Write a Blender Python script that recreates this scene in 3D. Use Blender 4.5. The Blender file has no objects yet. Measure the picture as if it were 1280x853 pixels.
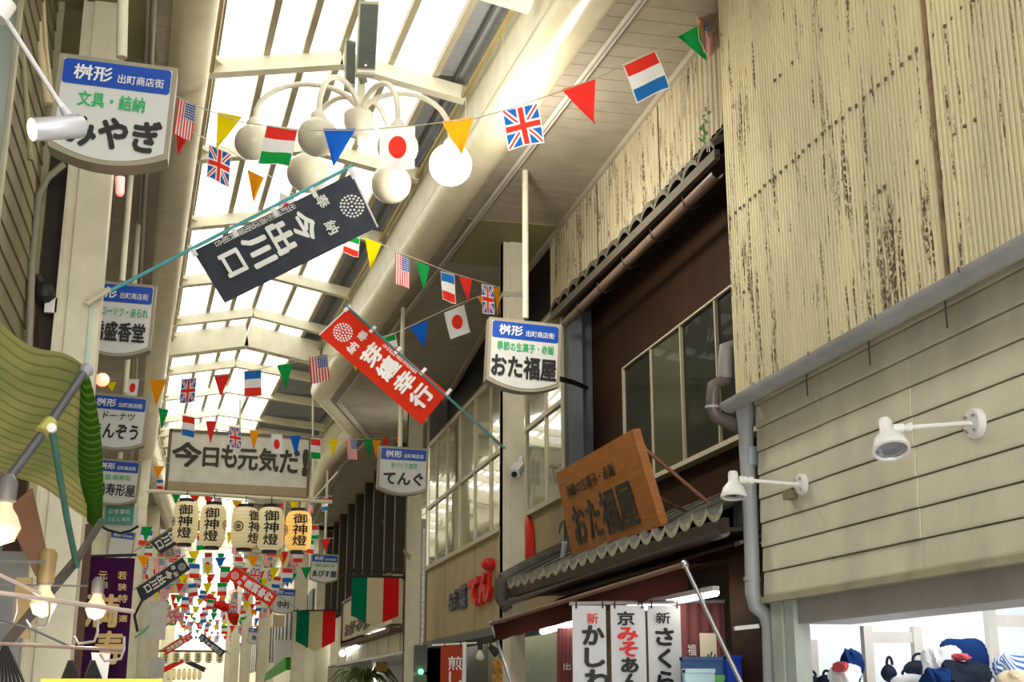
import bpy, math, random
from math import sin, cos, pi, atan, sqrt, radians
from mathutils import Vector, Matrix
random.seed(7)
C = bpy.context.scene.collection
SC = bpy.context.scene
# ------------------------------------------------------------------ camera, world, exposure
FP = 1626.0; EYE = 1.6
PITCH = atan(439/FP); YAW = atan(390/(FP/cos(PITCH)))
fw = Vector((sin(YAW)*cos(PITCH), cos(YAW)*cos(PITCH), sin(PITCH)))
rt = Vector((cos(YAW), -sin(YAW), 0)); up = rt.cross(fw)
cam_d = bpy.data.cameras.new('camera'); cam = bpy.data.objects.new('camera', cam_d); C.objects.link(cam)
cam_d.sensor_width = 36; cam_d.lens = FP/1280*36; cam_d.clip_end = 400
cam.matrix_world = Matrix(((rt.x, up.x, -fw.x, 0), (rt.y, up.y, -fw.y, 0), (rt.z, up.z, -fw.z, EYE), (0, 0, 0, 1)))
SC.camera = cam
W = bpy.data.worlds.new('overcast_sky'); SC.world = W; W.use_nodes = True
WN = W.node_tree.nodes; WN['Background'].inputs[0].default_value = (1.0, 0.985, 0.93, 1); WN['Background'].inputs[1].default_value = 1.6
SC.view_settings.view_transform = 'Standard'; SC.view_settings.look = 'None'; SC.view_settings.gamma = 1
SC.view_settings.use_curve_mapping = False
SC.view_settings.exposure = 1.6
LAMP = 1.0

# ------------------------------------------------------------------ pixel helpers (world metres; pixel = ray through the photograph)
def D(x, y): return rt*(x-640) - up*(y-426.5) + fw*FP
E0 = Vector((0, 0, EYE))
def at(x, y, Y): d = D(x, y); return E0 + d*(Y/d.y)
def atX(x, y, X): d = D(x, y); return E0 + d*(X/d.x)
def atH(x, y, h): d = D(x, y); return E0 + d*(h/d.z)
def RX(s, Y):
    return s - .055*Y if Y <= 33 else s - 1.815 + .02*(Y-33)
def jog(Y):
    t = min(1, max(0, (Y-25.4)/3.6)); return 1.25*t
def P(s, Y, h, right=False): return Vector((RX(s, Y) + (jog(Y) if right else 0), Y, EYE+h))

# ------------------------------------------------------------------ node expression helper
class NT:
    def __init__(s, name):
        s.m = bpy.data.materials.new(name); s.m.use_nodes = True; s.t = s.m.node_tree
        s.t.nodes.clear(); s.out = s.t.nodes.new('ShaderNodeOutputMaterial')
    def n(s, typ, **k):
        nd = s.t.nodes.new(typ)
        for a, b in k.items(): setattr(nd, a, b)
        return nd
    def put(s, sock, v):
        if isinstance(v, (int, float)): sock.default_value = v
        elif isinstance(v, (tuple, list)): sock.default_value = (*v, 1) if len(v) == 3 and len(sock.default_value) == 4 else v
        else: s.t.links.new(v, sock)
    def ma(s, op, a, b=0.0, c=0.0):
        nd = s.n('ShaderNodeMath', operation=op); s.put(nd.inputs[0], a); s.put(nd.inputs[1], b)
        if op in ('MULTIPLY_ADD', 'COMPARE', 'SMOOTH_MIN'): s.put(nd.inputs[2], c)
        return nd.outputs[0]
    def mix(s, f, a, b):
        nd = s.n('ShaderNodeMix', data_type='RGBA'); s.put(nd.inputs[0], f); s.put(nd.inputs[6], a); s.put(nd.inputs[7], b); return nd.outputs[2]
    def uv(s):
        u = s.n('ShaderNodeUVMap'); sp = s.n('ShaderNodeSeparateXYZ'); s.t.links.new(u.outputs[0], sp.inputs[0]); return sp.outputs[0], sp.outputs[1]
    def obj(s): return s.n('ShaderNodeTexCoord').outputs['Object']
    def noise(s, scale=5, detail=3, stretch=None, rough=.55, vec=None):
        v = vec or s.n('ShaderNodeNewGeometry').outputs['Position']
        if stretch:
            mp = s.n('ShaderNodeMapping'); s.t.links.new(v, mp.inputs[0]); mp.inputs['Scale'].default_value = stretch; v = mp.outputs[0]
        nd = s.n('ShaderNodeTexNoise'); s.t.links.new(v, nd.inputs['Vector']); nd.inputs['Scale'].default_value = scale
        nd.inputs['Detail'].default_value = detail; nd.inputs['Roughness'].default_value = rough; return nd.outputs['Fac']
    def ramp(s, f, lo, hi):
        nd = s.n('ShaderNodeMapRange'); s.put(nd.inputs[0], f); nd.inputs[1].default_value = lo; nd.inputs[2].default_value = hi; return nd.outputs[0]
    def bsdf(s, col, rough=.6, metal=0.0, emit=None, es=0, bump=None, bs=.3, spec=.4, trans=0.0, alpha=None):
        b = s.n('ShaderNodeBsdfPrincipled'); s.put(b.inputs['Base Color'], col); s.put(b.inputs['Roughness'], rough); s.put(b.inputs['Metallic'], metal)
        b.inputs['Specular IOR Level'].default_value = spec; b.inputs['Transmission Weight'].default_value = trans
        if emit is not None: s.put(b.inputs['Emission Color'], emit); b.inputs['Emission Strength'].default_value = es
        if bump is not None:
            bn = s.n('ShaderNodeBump'); s.put(bn.inputs['Height'], bump); bn.inputs['Strength'].default_value = bs; bn.inputs['Distance'].default_value = .02
            s.t.links.new(bn.outputs[0], b.inputs['Normal'])
        return b.outputs[0]
    def fin(s, sh): s.t.links.new(sh, s.out.inputs[0]); return s.m
def hexc(h):
    h = h.lstrip('#'); v = [int(h[i:i+2], 16)/255 for i in (0, 2, 4)]
    return tuple((x/12.92 if x <= .04045 else ((x+.055)/1.055)**2.4) for x in v)
MC = {}
def mat(name, col, rough=.6, metal=0.0, var=.08, spec=.4, scale=4.0, dirt=0.0, stretch=None):
    if name in MC: return MC[name]
    if isinstance(col, str): col = hexc(col)
    t = NT(name)
    f = t.noise(scale, 4, stretch)
    c = t.mix(t.ramp(f, .3, .7), tuple(x*(1-var) for x in col), tuple(min(1, x*(1+var)) for x in col))
    if dirt:
        g = t.noise(1.7, 5, (1, 1, .35)); c = t.mix(t.ma('MULTIPLY', t.ramp(g, .48, .75), dirt), c, tuple(x*.45 for x in col))
    MC[name] = t.fin(t.bsdf(c, rough, metal, spec=spec)); return MC[name]
def emis(name, col, s, base=(.9, .9, .9)):
    if name in MC: return MC[name]
    if isinstance(col, str): col = hexc(col)
    t = NT(name); MC[name] = t.fin(t.bsdf(base, .4, emit=col, es=s)); return MC[name]
def cloth(name, col, tr=.35, var=.06):
    if name in MC: return MC[name]
    if isinstance(col, str): col = hexc(col)
    t = NT(name); f = t.noise(9, 3); c = t.mix(f, tuple(x*(1-var) for x in col), tuple(min(1, x*(1+var)) for x in col))
    MC[name] = cloth_sh(t, c, tr); return MC[name]
def cloth_sh(t, c, tr=.35):
    d = t.n('ShaderNodeBsdfDiffuse'); t.put(d.inputs[0], c); r = t.n('ShaderNodeBsdfTranslucent'); t.put(r.inputs[0], c)
    m = t.n('ShaderNodeMixShader'); m.inputs[0].default_value = tr; t.t.links.new(d.outputs[0], m.inputs[1]); t.t.links.new(r.outputs[0], m.inputs[2]); return t.fin(m.outputs[0])

# ------------------------------------------------------------------ mesh builder
class MB:
    def __init__(s): s.v = []; s.f = []; s.mi = []; s.uv = []
    def add(s, vs, fs, m=0, uvs=None):
        b = len(s.v); s.v += [Vector(v) for v in vs]
        for k, f in enumerate(fs):
            s.f.append([b+i for i in f]); s.mi.append(m); s.uv.append([uvs[i] for i in f] if uvs else [(0, 0)]*len(f))
        return s
    def quad(s, a, b, c, d, m=0): return s.add([a, b, c, d], [(0, 1, 2, 3)], m, [(0, 0), (1, 0), (1, 1), (0, 1)])
    def box(s, lo, hi, m=0): return s.obox(Vector(lo), Vector((hi[0]-lo[0], 0, 0)), Vector((0, hi[1]-lo[1], 0)), Vector((0, 0, hi[2]-lo[2])), m)
    def obox(s, o, a, b, c, m=0):
        vs = [o, o+a, o+a+b, o+b, o+c, o+a+c, o+a+b+c, o+b+c]
        return s.add(vs, [(0, 3, 2, 1), (4, 5, 6, 7), (0, 1, 5, 4), (1, 2, 6, 5), (2, 3, 7, 6), (3, 0, 4, 7)], m)
    def bar(s, p, q, w, h, m=0, upv=Vector((0, 0, 1))):
        p = Vector(p); q = Vector(q); d = (q-p); x = d.cross(upv)
        if x.length < 1e-6: x = Vector((1, 0, 0))
        x.normalize(); z = x.cross(d).normalized()
        return s.obox(p - x*w/2 - z*h/2, x*w, d, z*h, m)
    def prism(s, pts, n, m=0):
        pts = [Vector(p) for p in pts]; k = len(pts); vs = pts + [p+n for p in pts]
        fs = [tuple(range(k))[::-1], tuple(range(k, 2*k))] + [(i, (i+1) % k, k+(i+1) % k, k+i) for i in range(k)]
        return s.add(vs, fs, m)
    def tube(s, pts, r, n=8, m=0, cap=True):
        pts = [Vector(p) for p in pts]; k = len(pts); rs = r if isinstance(r, (list, tuple)) else [r]*k
        prev = None; vs = []
        for i, p in enumerate(pts):
            d = (pts[min(i+1, k-1)] - pts[max(i-1, 0)]).normalized()
            if prev is None:
                a = Vector((0, 0, 1)) if abs(d.z) < .9 else Vector((1, 0, 0)); x = d.cross(a).normalized()
            else: x = (prev - d*prev.dot(d)).normalized()
            prev = x; y = d.cross(x)
            for j in range(n):
                t = 2*pi*j/n; vs.append(p + (x*cos(t)+y*sin(t))*rs[i])
        fs = [(i*n+j, i*n+(j+1) % n, (i+1)*n+(j+1) % n, (i+1)*n+j) for i in range(k-1) for j in range(n)]
        if cap: fs += [tuple(range(n))[::-1], tuple(range((k-1)*n, k*n))]
        return s.add(vs, fs, m)
    def lathe(s, o, ax, prof, n=20, m=0):
        o = Vector(o); ax = Vector(ax).normalized(); a = Vector((0, 0, 1)) if abs(ax.z) < .9 else Vector((0, 1, 0))
        x = ax.cross(a).normalized(); y = ax.cross(x); vs = []
        for (r, t) in prof:
            for j in range(n): g = 2*pi*j/n; vs.append(o + ax*t + (x*cos(g)+y*sin(g))*max(r, 1e-4))
        fs = [(i*n+j, i*n+(j+1) % n, (i+1)*n+(j+1) % n, (i+1)*n+j) for i in range(len(prof)-1) for j in range(n)]
        return s.add(vs, fs, m)
    def sphere(s, o, r, n=20, m=0, sq=1.0):
        k = n//2; return s.lathe(o, (0, 0, 1), [(r*sin(pi*i/k), -r*sq*cos(pi*i/k)) for i in range(k+1)], n, m)
    def grid(s, fn, nu, nv, m=0):
        vs = []; uvs = []
        for j in range(nv+1):
            for i in range(nu+1): u = i/nu; v = j/nv; vs.append(fn(u, v)); uvs.append((u, v))
        fs = [(j*(nu+1)+i, j*(nu+1)+i+1, (j+1)*(nu+1)+i+1, (j+1)*(nu+1)+i) for j in range(nv) for i in range(nu)]
        return s.add(vs, fs, m, uvs)
ORG = {}
def link(name, me, parent, loc):
    o = bpy.data.objects.new(name, me); C.objects.link(o)
    ORG[o.name] = Vector(loc)
    if parent: o.parent = parent; o.location = Vector(loc) - ORG[parent.name]
    else: o.location = loc
    return o
def build(name, mb, mats, parent=None, smooth=False, loc=None, label=None, kind=None):
    if not isinstance(mats, (list, tuple)): mats = [mats]
    if loc is None:
        n = len(mb.v); loc = sum(mb.v, Vector())/n
        if not parent: loc = Vector((loc.x, loc.y, min(v.z for v in mb.v)))
    loc = Vector(loc)
    me = bpy.data.meshes.new(name); me.from_pydata([tuple(v-loc) for v in mb.v], [], mb.f)
    for m in mats: me.materials.append(m)
    me.polygons.foreach_set('material_index', mb.mi)
    if any(u != (0, 0) for q in mb.uv for u in q):
        l = me.uv_layers.new(name='UVMap'); k = 0
        for q in mb.uv:
            for u in q: l.data[k].uv = u; k += 1
    if smooth: me.polygons.foreach_set('use_smooth', [True]*len(me.polygons)); me.set_sharp_from_angle(angle=radians(40))
    me.update()
    o = link(name, me, parent, loc)
    if label: o['label'] = label
    if kind: o['kind'] = kind
    return o
def tag(o, label=None, cat=None, group=None, kind=None):
    if label: o['label'] = label
    if cat: o['category'] = cat
    if group: o['group'] = group
    if kind: o['kind'] = kind
    return o
def thing(name, loc, label=None, cat=None, group=None, kind=None):
    o = link(name, None, None, Vector(loc)); o.empty_display_size = .1; return tag(o, label, cat, group, kind)
def B(): return MB()

# frame: a local plane with origin o, right u, up v, and n towards the viewer
class Fr:
    def __init__(s, o, u, v): s.o = Vector(o); s.u = Vector(u).normalized(); s.v = Vector(v).normalized(); s.n = s.u.cross(s.v).normalized()
    def p(s, a, b, c=0.0): return s.o + s.u*a + s.v*b + s.n*c
    def px(s, x, y):
        d = D(x, y); t = (s.o-E0).dot(s.n)/d.dot(s.n); q = E0 + d*t - s.o; return q.dot(s.u), q.dot(s.v)
_tc = {}
def glyphs(body, bold=.0, vertical=False):
    k = (body, bold, vertical)
    if k in _tc: return _tc[k]
    c = bpy.data.curves.new('t', 'FONT'); c.body = '\n'.join(body) if vertical else body; c.size = 1; c.offset = bold; c.resolution_u = 2
    if vertical: c.align_x = 'CENTER'; c.space_line = .92
    o = bpy.data.objects.new('t', c); C.objects.link(o)
    bpy.context.view_layer.update()
    me = bpy.data.meshes.new_from_object(o.evaluated_get(bpy.context.evaluated_depsgraph_get()))
    vs = [(v.co.x, v.co.y) for v in me.vertices]; fs = [tuple(p.vertices) for p in me.polygons]
    bpy.data.objects.remove(o); bpy.data.curves.remove(c); bpy.data.meshes.remove(me)
    if not vs: vs = [(0, 0)]
    x0 = min(v[0] for v in vs); x1 = max(v[0] for v in vs); y0 = min(v[1] for v in vs); y1 = max(v[1] for v in vs)
    r = ([((x-x0)/(x1-x0+1e-9), (y-y0)/(y1-y0+1e-9)) for x, y in vs], fs); _tc[k] = r; return r
def strikes(body, a, b, bold):
    # a bold weight: the same outline struck several times, shifted by a fraction of a character
    n = max(1, len(body)); d = bold*1.15; dx = a*d/n; dy = b*d
    return [(0, 0)] if not bold else [(dx*cos(k*pi/3), dy*sin(k*pi/3)) for k in range(6)] + [(0, 0)]
def text(mb, fr, body, a0, b0, a1, b1, c=.004, bold=0.0, m=0, vertical=False):
    vs, fs = glyphs(body, 0.0, vertical)
    for k, (ox, oy) in enumerate(strikes('x' if vertical else body, a1-a0, b1-b0, 0 if vertical else bold)):
        mb.add([fr.p(a0+ox+(a1-a0)*x, b0+oy+(b1-b0)*y, c+k*.0004) for x, y in vs], fs, m)
def textpx(mb, fr, body, x0, y0, x1, y1, **k):   # box given by its pixel corners (top-left, bottom-right)
    a0, b1 = fr.px(x0, y0); a1, b0 = fr.px(x1, y1); text(mb, fr, body, a0, b0, a1, b1, **k)

# ------------------------------------------------------------------ materials
cream = mat('cream_paint', (.74, .69, .52), .45, dirt=.25)
cream_l = mat('cream_steel', (.80, .76, .58), .4, dirt=.2)
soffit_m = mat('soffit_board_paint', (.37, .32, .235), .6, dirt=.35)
olive = mat('olive_panel', (.26, .23, .10), .6)
dark = mat('dark_brown', (.035, .022, .015), .6)
brownwall = mat('brown_wall', (.034, .014, .006), .7, var=.2, spec=.12)
black = mat('black_paint', (.02, .02, .02), .5)
white = mat('white_paint', (.82, .82, .80), .4, dirt=.1)
gold = mat('brass_rail', (.48, .38, .16), .35, .5)
grey = mat('grey_plastic', (.42, .44, .45), .45, dirt=.3)
greyd = mat('grey_brown_plastic', (.13, .105, .10), .3)
steel = mat('steel', (.6, .6, .62), .28, .9)
alu = mat('aluminium_sash', (.55, .50, .36), .4, .3)
deck = mat('grey_corrugated_deck', (.30, .31, .31), .5)
darkgrey = mat('dark_grey', (.10, .11, .11), .5)
blue = mat('sign_blue', (.003, .065, .40), .4, var=.03)
signw = mat('sign_white', (.62, .63, .60), .35, var=.02)
ink = mat('ink_black', (.012, .012, .012), .5)
green_t = mat('sign_green', (.02, .42, .12), .5)
red_t = mat('red_paint', (.72, .02, .015), .4)
plaster = mat('beige_facade_panel', (.42, .33, .17), .6, dirt=.2)
wood = mat('orange_wood', (.40, .135, .012), .5, var=.2, stretch=(1, 1, 9))
woodl = mat('pale_wood', (.5, .36, .2), .5, var=.15)
tilem = mat('roof_tile_grey', (.085, .08, .062), .6, var=.35, scale=9)
tilee = mat('roof_tile_lichen', (.40, .38, .27), .7, var=.3, scale=14)
def chip_mat(name, base, chip, thr=.6, wid=.05, sy=16.0, sz=1.1):
    t = NT(name)
    a = t.noise(1.0, 7, (sy, sy, sz), .72); b = t.noise(.55, 3, (1, 1, .5))
    k = t.ramp(t.ma('ADD', a, t.ma('MULTIPLY', t.ma('SUBTRACT', b, .5), .38)), thr, thr+wid)
    g = t.noise(60, 2, (1, 1, .6)); k = t.ma('MULTIPLY', k, t.ramp(g, .40, .52))
    s = t.noise(2.2, 4, (1, 1, .3)); c0 = t.mix(t.ramp(s, .3, .75), base, tuple(x*.72 for x in base))
    c1 = t.mix(t.noise(30, 2), chip, tuple(x*.35 for x in chip))
    return t.fin(t.bsdf(t.mix(k, c0, c1), .65, bump=t.ma('MULTIPLY', k, -1), bs=.25))
chip_big = chip_mat('peeling_cream_sheet', (.82, .73, .45), (.15, .085, .04), .56, .02)
chip_up = chip_mat('peeling_cream_sheet_weathered', (.50, .43, .27), (.12, .08, .05), .56, .03, 13, 1.6)
siding_m = mat('siding_cream', (.72, .68, .52), .6, var=.12, scale=1.5, dirt=.45)
# translucent roof glazing: dimmer sheets near, far ones made clearer to brighten the deep arcade
def glazing(name, tr, tl):
    t = NT(name); a = t.n('ShaderNodeBsdfTransparent'); a.inputs[0].default_value = (tr, tr, tr*.97, 1)
    b = t.n('ShaderNodeBsdfTranslucent'); b.inputs[0].default_value = (tl, tl, tl*.96, 1); m = t.n('ShaderNodeMixShader'); m.inputs[0].default_value = .4
    t.t.links.new(a.outputs[0], m.inputs[1]); t.t.links.new(b.outputs[0], m.inputs[2]); return t.fin(m.outputs[0])
glaze = glazing('roof_polycarbonate', .56, .55); glaze_bright = glazing('roof_polycarbonate_clear', .95, .9)
# window glass that mirrors the arcade
def winglass(name, tint, w=1.9, k=1.0):
    t = NT(name); b = t.bsdf(tint, .12 if k == 1 else .5, spec=.5 if k == 1 else .05); g = t.n('ShaderNodeBsdfGlossy'); g.inputs['Roughness'].default_value = .03; g.inputs[0].default_value = (.9, .9, .85, 1)
    fz = t.n('ShaderNodeFresnel'); fz.inputs[0].default_value = w; m = t.n('ShaderNodeMixShader')
    t.t.links.new(t.ma('MULTIPLY', fz.outputs[0], k), m.inputs[0]); t.t.links.new(b, m.inputs[1]); t.t.links.new(g.outputs[0], m.inputs[2]); return t.fin(m.outputs[0])
wg_pale = winglass('frosted_olive_glass', (.22, .21, .10)); wg_dark = winglass('dark_window_glass', (.012, .014, .008), 1.45, .10); wg_mid = winglass('olive_window_glass', (.06, .06, .028), 1.45, .14)

# flag materials by UV (u left-right, v bottom-top)
WHT = (.80, .80, .80); RED = hexc('#e23a2e'); BLU = hexc('#2a6fb8'); GRN = hexc('#1f9a45'); NAVY = hexc('#35589c')
def hstripe(name, cols):
    t = NT(name); u, v = t.uv(); n = len(cols); c = cols[-1]
    for i in range(n-1): c = t.mix(t.ma('GREATER_THAN', v, (n-1-i)/n), c, cols[i]) if i == n-2 else c
    c = cols[-1]
    for i in range(n-2, -1, -1): c = t.mix(t.ma('GREATER_THAN', v, (n-1-i)/n), c, cols[i])
    e = t.ma('MAXIMUM', t.ma('GREATER_THAN', t.ma('ABSOLUTE', t.ma('SUBTRACT', u, .5)), .47), t.ma('GREATER_THAN', t.ma('ABSOLUTE', t.ma('SUBTRACT', v, .5)), .475))
    return cloth_sh(t, t.mix(e, c, WHT))
FL = {}
FL['france'] = hstripe('flag_blue_white_red', [BLU, WHT, RED])
FL['netherlands'] = hstripe('flag_red_white_blue', [RED, WHT, BLU])
FL['hungary'] = hstripe('flag_red_white_green', [RED, WHT, GRN])
FL['italy'] = hstripe('flag_green_white_red', [GRN, WHT, RED])
t = NT('flag_red_disc'); u, v = t.uv(); du = t.ma('SUBTRACT', u, .5); dv = t.ma('SUBTRACT', v, .5)
r2 = t.ma('ADD', t.ma('MULTIPLY', du, du), t.ma('MULTIPLY', dv, dv)); FL['japan'] = cloth_sh(t, t.mix(t.ma('LESS_THAN', r2, .068), WHT, RED))
t = NT('flag_union'); u, v = t.uv(); x = t.ma('SUBTRACT', u, .5); y = t.ma('SUBTRACT', v, .5)
ax = t.ma('ABSOLUTE', x); ay = t.ma('ABSOLUTE', y); d = t.ma('ABSOLUTE', t.ma('SUBTRACT', ax, ay)); cr = t.ma('MINIMUM', ax, ay)
c = t.mix(t.ma('LESS_THAN', d, .10), hexc('#2466b4'), WHT); c = t.mix(t.ma('LESS_THAN', d, .035), c, RED)
c = t.mix(t.ma('LESS_THAN', cr, .12), c, WHT); c = t.mix(t.ma('LESS_THAN', cr, .07), c, RED)
e = t.ma('GREATER_THAN', t.ma('MAXIMUM', ax, ay), .47); FL['union'] = cloth_sh(t, t.mix(e, c, WHT))
t = NT('flag_stars_stripes'); u, v = t.uv()
st = t.ma('GREATER_THAN', t.ma('FRACT', t.ma('MULTIPLY', u, 6.5)), .5)       # hung sideways: stripes run down
c = t.mix(st, RED, WHT); ca = t.ma('MULTIPLY', t.ma('GREATER_THAN', u, .42), t.ma('GREATER_THAN', v, .52))
fx = t.ma('SUBTRACT', t.ma('FRACT', t.ma('MULTIPLY', u, 10)), .5); fy = t.ma('SUBTRACT', t.ma('FRACT', t.ma('MULTIPLY', v, 14)), .5)
dot = t.ma('LESS_THAN', t.ma('ADD', t.ma('MULTIPLY', fx, fx), t.ma('MULTIPLY', fy, fy)), .08)
FL['us'] = cloth_sh(t, t.mix(ca, c, t.mix(dot, NAVY, WHT)))
for k, h in dict(red='#e0352e', orange='#f29a1c', yellow='#f0d816', green='#1f9a4c', blue='#1f62c8').items(): FL[k] = cloth('pennant_'+k, h, .4)
FN = dict(france='blue white red flag', netherlands='red white blue flag', hungary='red white green flag', italy='green white red flag', japan='white flag with red disc',
          union='red white blue cross flag', us='stars and stripes flag', red='red pennant', orange='orange pennant', yellow='yellow pennant', green='green pennant', blue='blue pennant')
TRI = {'red', 'orange', 'yellow', 'green', 'blue'}

# ------------------------------------------------------------------ setting: ground, arcade roof
g = build('floor', B().box((-9, -12, -.1), (12, 110, 0)), mat('grey_paving', (.34, .32, .30), .7)); tag(g, kind='structure')
roof = thing('ceiling', P(1.8, 20, 6.4), kind='structure')
HR = 6.3; SL = .42; SR = 3.15
def eave(s): return 6.42 + (.27*(1-abs(s-1.8)/1.4) if abs(s-1.8) < 1.4 else 0)
frames = [-1.0, 2.2, 5.0, 7.7, 10.3, 12.9, 15.3, 17.8, 20.6, 23.0, 24.2, 26.9, 29.4, 32.0, 33.5, 35, 36.5, 38, 39.8, 42.4, 44, 46, 48, 50, 52, 54, 57, 60, 64, 68, 72, 76, 80]
big = {10.3, 24.2, 5.0, 42.4, 60}
# glazing sheets: one pane between each pair of frames and purlins
purl = [.47, 1.0, 1.41, 1.8, 2.33, 2.82]
pm = cream_l
for i in range(len(frames)-1):
    y0, y1 = frames[i], frames[i+1]
    for k in range(len(purl)-1):
        s0, s1 = purl[k], purl[k+1]
        if y0 < 40 or k % 5 == 0:
            if y0 >= 40: s0, s1 = purl[0], 1.8
            sheets = [(s0, s1)]
        else: sheets = [(1.8, purl[-1])] if k == 3 else []
        for (a_, b_) in sheets:
            build('roof_pane', B().quad(P(a_, y0+.03, eave(a_)+.1), P(b_, y0+.03, eave(b_)+.1), P(b_, y1-.03, eave(b_)+.1), P(a_, y1-.03, eave(a_)+.1)), glaze if y0 < 26 else glaze_bright, roof)
    # purlins
    for s in purl:
        if y0 > 60 and s not in (1.8,): continue
        w = .07
        build('purlin', B().bar(P(s, y0, eave(s)+.05), P(s, y1, eave(s)+.05), w, .08), mat('purlin_paint', (.50, .44, .29), .5), roof)
    # grey corrugated strip at right (eave) and thin at left
    def strip(sa, sb, right):
        mb = B(); n = int((y1-y0)/.12) if y0 < 34 else 4
        for q in range(n):
            ya = y0+(y1-y0)*q/n; yb = y0+(y1-y0)*(q+1)/n; ym = (ya+yb)/2
            A = lambda s, Y, dz, r: P(s, Y, 6.56+dz, r)
            mb.quad(A(sa, ya, 0, False), A(sb, ya, 0, right), A(sb, ym, .03, right), A(sa, ym, .03, False)); mb.quad(A(sa, ym, .03, False), A(sb, ym, .03, right), A(sb, yb, 0, right), A(sa, yb, 0, False))
        build('corrugated_strip', mb, deck, roof)
    strip(2.86, 3.24, True); strip(.30, .44, False)
    if y0 < 40: build('strip_joist', B().bar(P(3.04, y0, 6.5, True), P(3.04, y1, 6.5, True), .03, .04), darkgrey, roof)
for y in frames:
    hh = .42 if y in big else .16 if y < 33 else .22; th = .26 if y in big else .14
    for (sa, sb, r) in ((SL-.05, 1.8, False), (1.8, SR+.02, True)):
        pa = P(sa, y, 6.42 if sa < 1 else 6.69, False); pb = P(sb, y, 6.69 if sb < 2 else 6.42, r and sb > 2)
        mb = B().bar(pa - Vector((0, 0, hh/2)), pb - Vector((0, 0, hh/2)), th, hh)
        build('roof_beam', mb, cream_l, roof)
    if y < 34:
        build('brace', B().bar(P(SR, y+.0, 6.36, True), P(SR-.45, y, 6.42, True), .05, .05).bar(P(SL, y-.3, 6.36), P(SL+.14, y, 6.42), .05, .05), cream_l, roof)
# rails, upright eave panels, ducts, conduits on both sides
def sweep(fn, ys): return [fn(y) for y in ys]
YS = [-3, 4, 10, 16, 22, 25.4, 27.2, 29, 33, 36, 45, 60, 82]
def both(name, s, h, r, m, nseg=8, smooth=True):
    for right in (False, True):
        ss = s if right else 3.57 - s
        build(name, B().tube([P(ss, y, h, right) for y in YS], r, nseg), m, roof, smooth=smooth)
both('gutter_rail', 3.13, 6.3, .028, gold)
both('eave_duct', 3.42, 5.78, .235, mat('duct_cream_paint', (.78, .70, .48), .3, dirt=.15), 28)
both('conduit', 3.72, 5.54, .022, mat('conduit_grey_paint', (.5, .46, .38), .4), 8)
both('conduit', 3.77, 5.55, .014, mat('conduit_grey_paint', 0), 8)
for right in (False, True):
    sg = 3.2 if right else .37
    for i in range(len(YS)-1):
        y0, y1 = YS[i], YS[i+1]
        n = max(1, int((y1-y0)/1.3)) if y1 <= 33 else 1
        for q in range(n):
            ya = y0+(y1-y0)*q/n+.01; yb = y0+(y1-y0)*(q+1)/n-.01
            mb = B().prism([P(sg, ya, 5.85, right), P(sg, yb, 5.85, right), P(sg, yb, 6.56, right), P(sg, ya, 6.56, right)], Vector((.03 if right else -.03, 0, 0)))
            build('eave_panel', mb, cream_l, roof)
# soffit boards right: from duct to facade
def sofX(Y): return 4.02 + (0 if Y < 18 else (Y-18)*.055 if Y < 25 else .385)
y = 5.0
while y < 25.2:
    pa = P(3.5, y, 5.6, True); pb = Vector((sofX(y), y, EYE+5.6))
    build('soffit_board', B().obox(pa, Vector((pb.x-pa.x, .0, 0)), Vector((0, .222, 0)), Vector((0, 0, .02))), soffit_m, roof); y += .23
mb = B()
while y < 80:
    pa = P(3.5, y, 5.6, True); mb.obox(pa, Vector((max(sofX(y)+.3, pa.x+1.6)-pa.x, 0, 0)), Vector((0, .225, 0)), Vector((0, 0, .02))); y += .23 if y < 46 else 1.0
    if y > 46: mb.obox(pa, Vector((1.9, 0, 0)), Vector((0, 1.0, 0)), Vector((0, 0, .02)))
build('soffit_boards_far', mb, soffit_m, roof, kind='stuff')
build('soffit_backing', B().prism([P(3.3, -3, 5.64), P(3.3, 25, 5.64), Vector((4.7, 25, EYE+5.64)), Vector((4.7, -3, EYE+5.64))], Vector((0, 0, .03))), dark, roof)
build('cross_box', B().box((RX(3.7, 15.5), 14.7, EYE+5.585), (4.0, 16.4, EYE+5.62)), olive, roof)
# soffit left
mb = B(); y = 4.0
while y < 25:
    mb2 = B().obox(P(.1, y, 5.6), Vector((-1.35, 0, 0)), Vector((0, .222, 0)), Vector((0, 0, .02)))
    if y > 9: build('soffit_board', mb2, soffit_m, roof)
    y += .23
while y < 80: mb.obox(P(.1, y, 5.6), Vector((-1.35, 0, 0)), Vector((0, .97 if y > 46 else .22, 0)), Vector((0, 0, .02))); y += .23 if y < 46 else 1.0
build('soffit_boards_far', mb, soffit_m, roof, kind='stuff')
build('soffit_backing', B().prism([P(.2, -3, 5.64), P(.2, 32, 5.64), P(-1.6, 32, 5.64), P(-1.6, -3, 5.64)], Vector((0, 0, .03))), dark, roof)
build('cross_box', B().box((RX(-1.3, 10.3), 9.7, EYE+5.585), (RX(-.15, 10.3), 11.3, EYE+5.62)), olive, roof)
# trim along right facade under soffit
build('soffit_trim', B().bar((4.0, 5, EYE+5.57), (4.02, 18, EYE+5.57), .07, .07).bar((4.02, 18, EYE+5.57), (4.4, 25, EYE+5.57), .07, .07), mat('trim_paint', (.42, .37, .27), .5), roof)
# small side structures that close the sky beyond the eaves
build('outer_roof', B().box((4.05, -3, EYE+6.7), (9, 82, EYE+6.8)).box((-6, -3, EYE+6.7), (-1.2, 82, EYE+6.8)), dark, roof)

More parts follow.
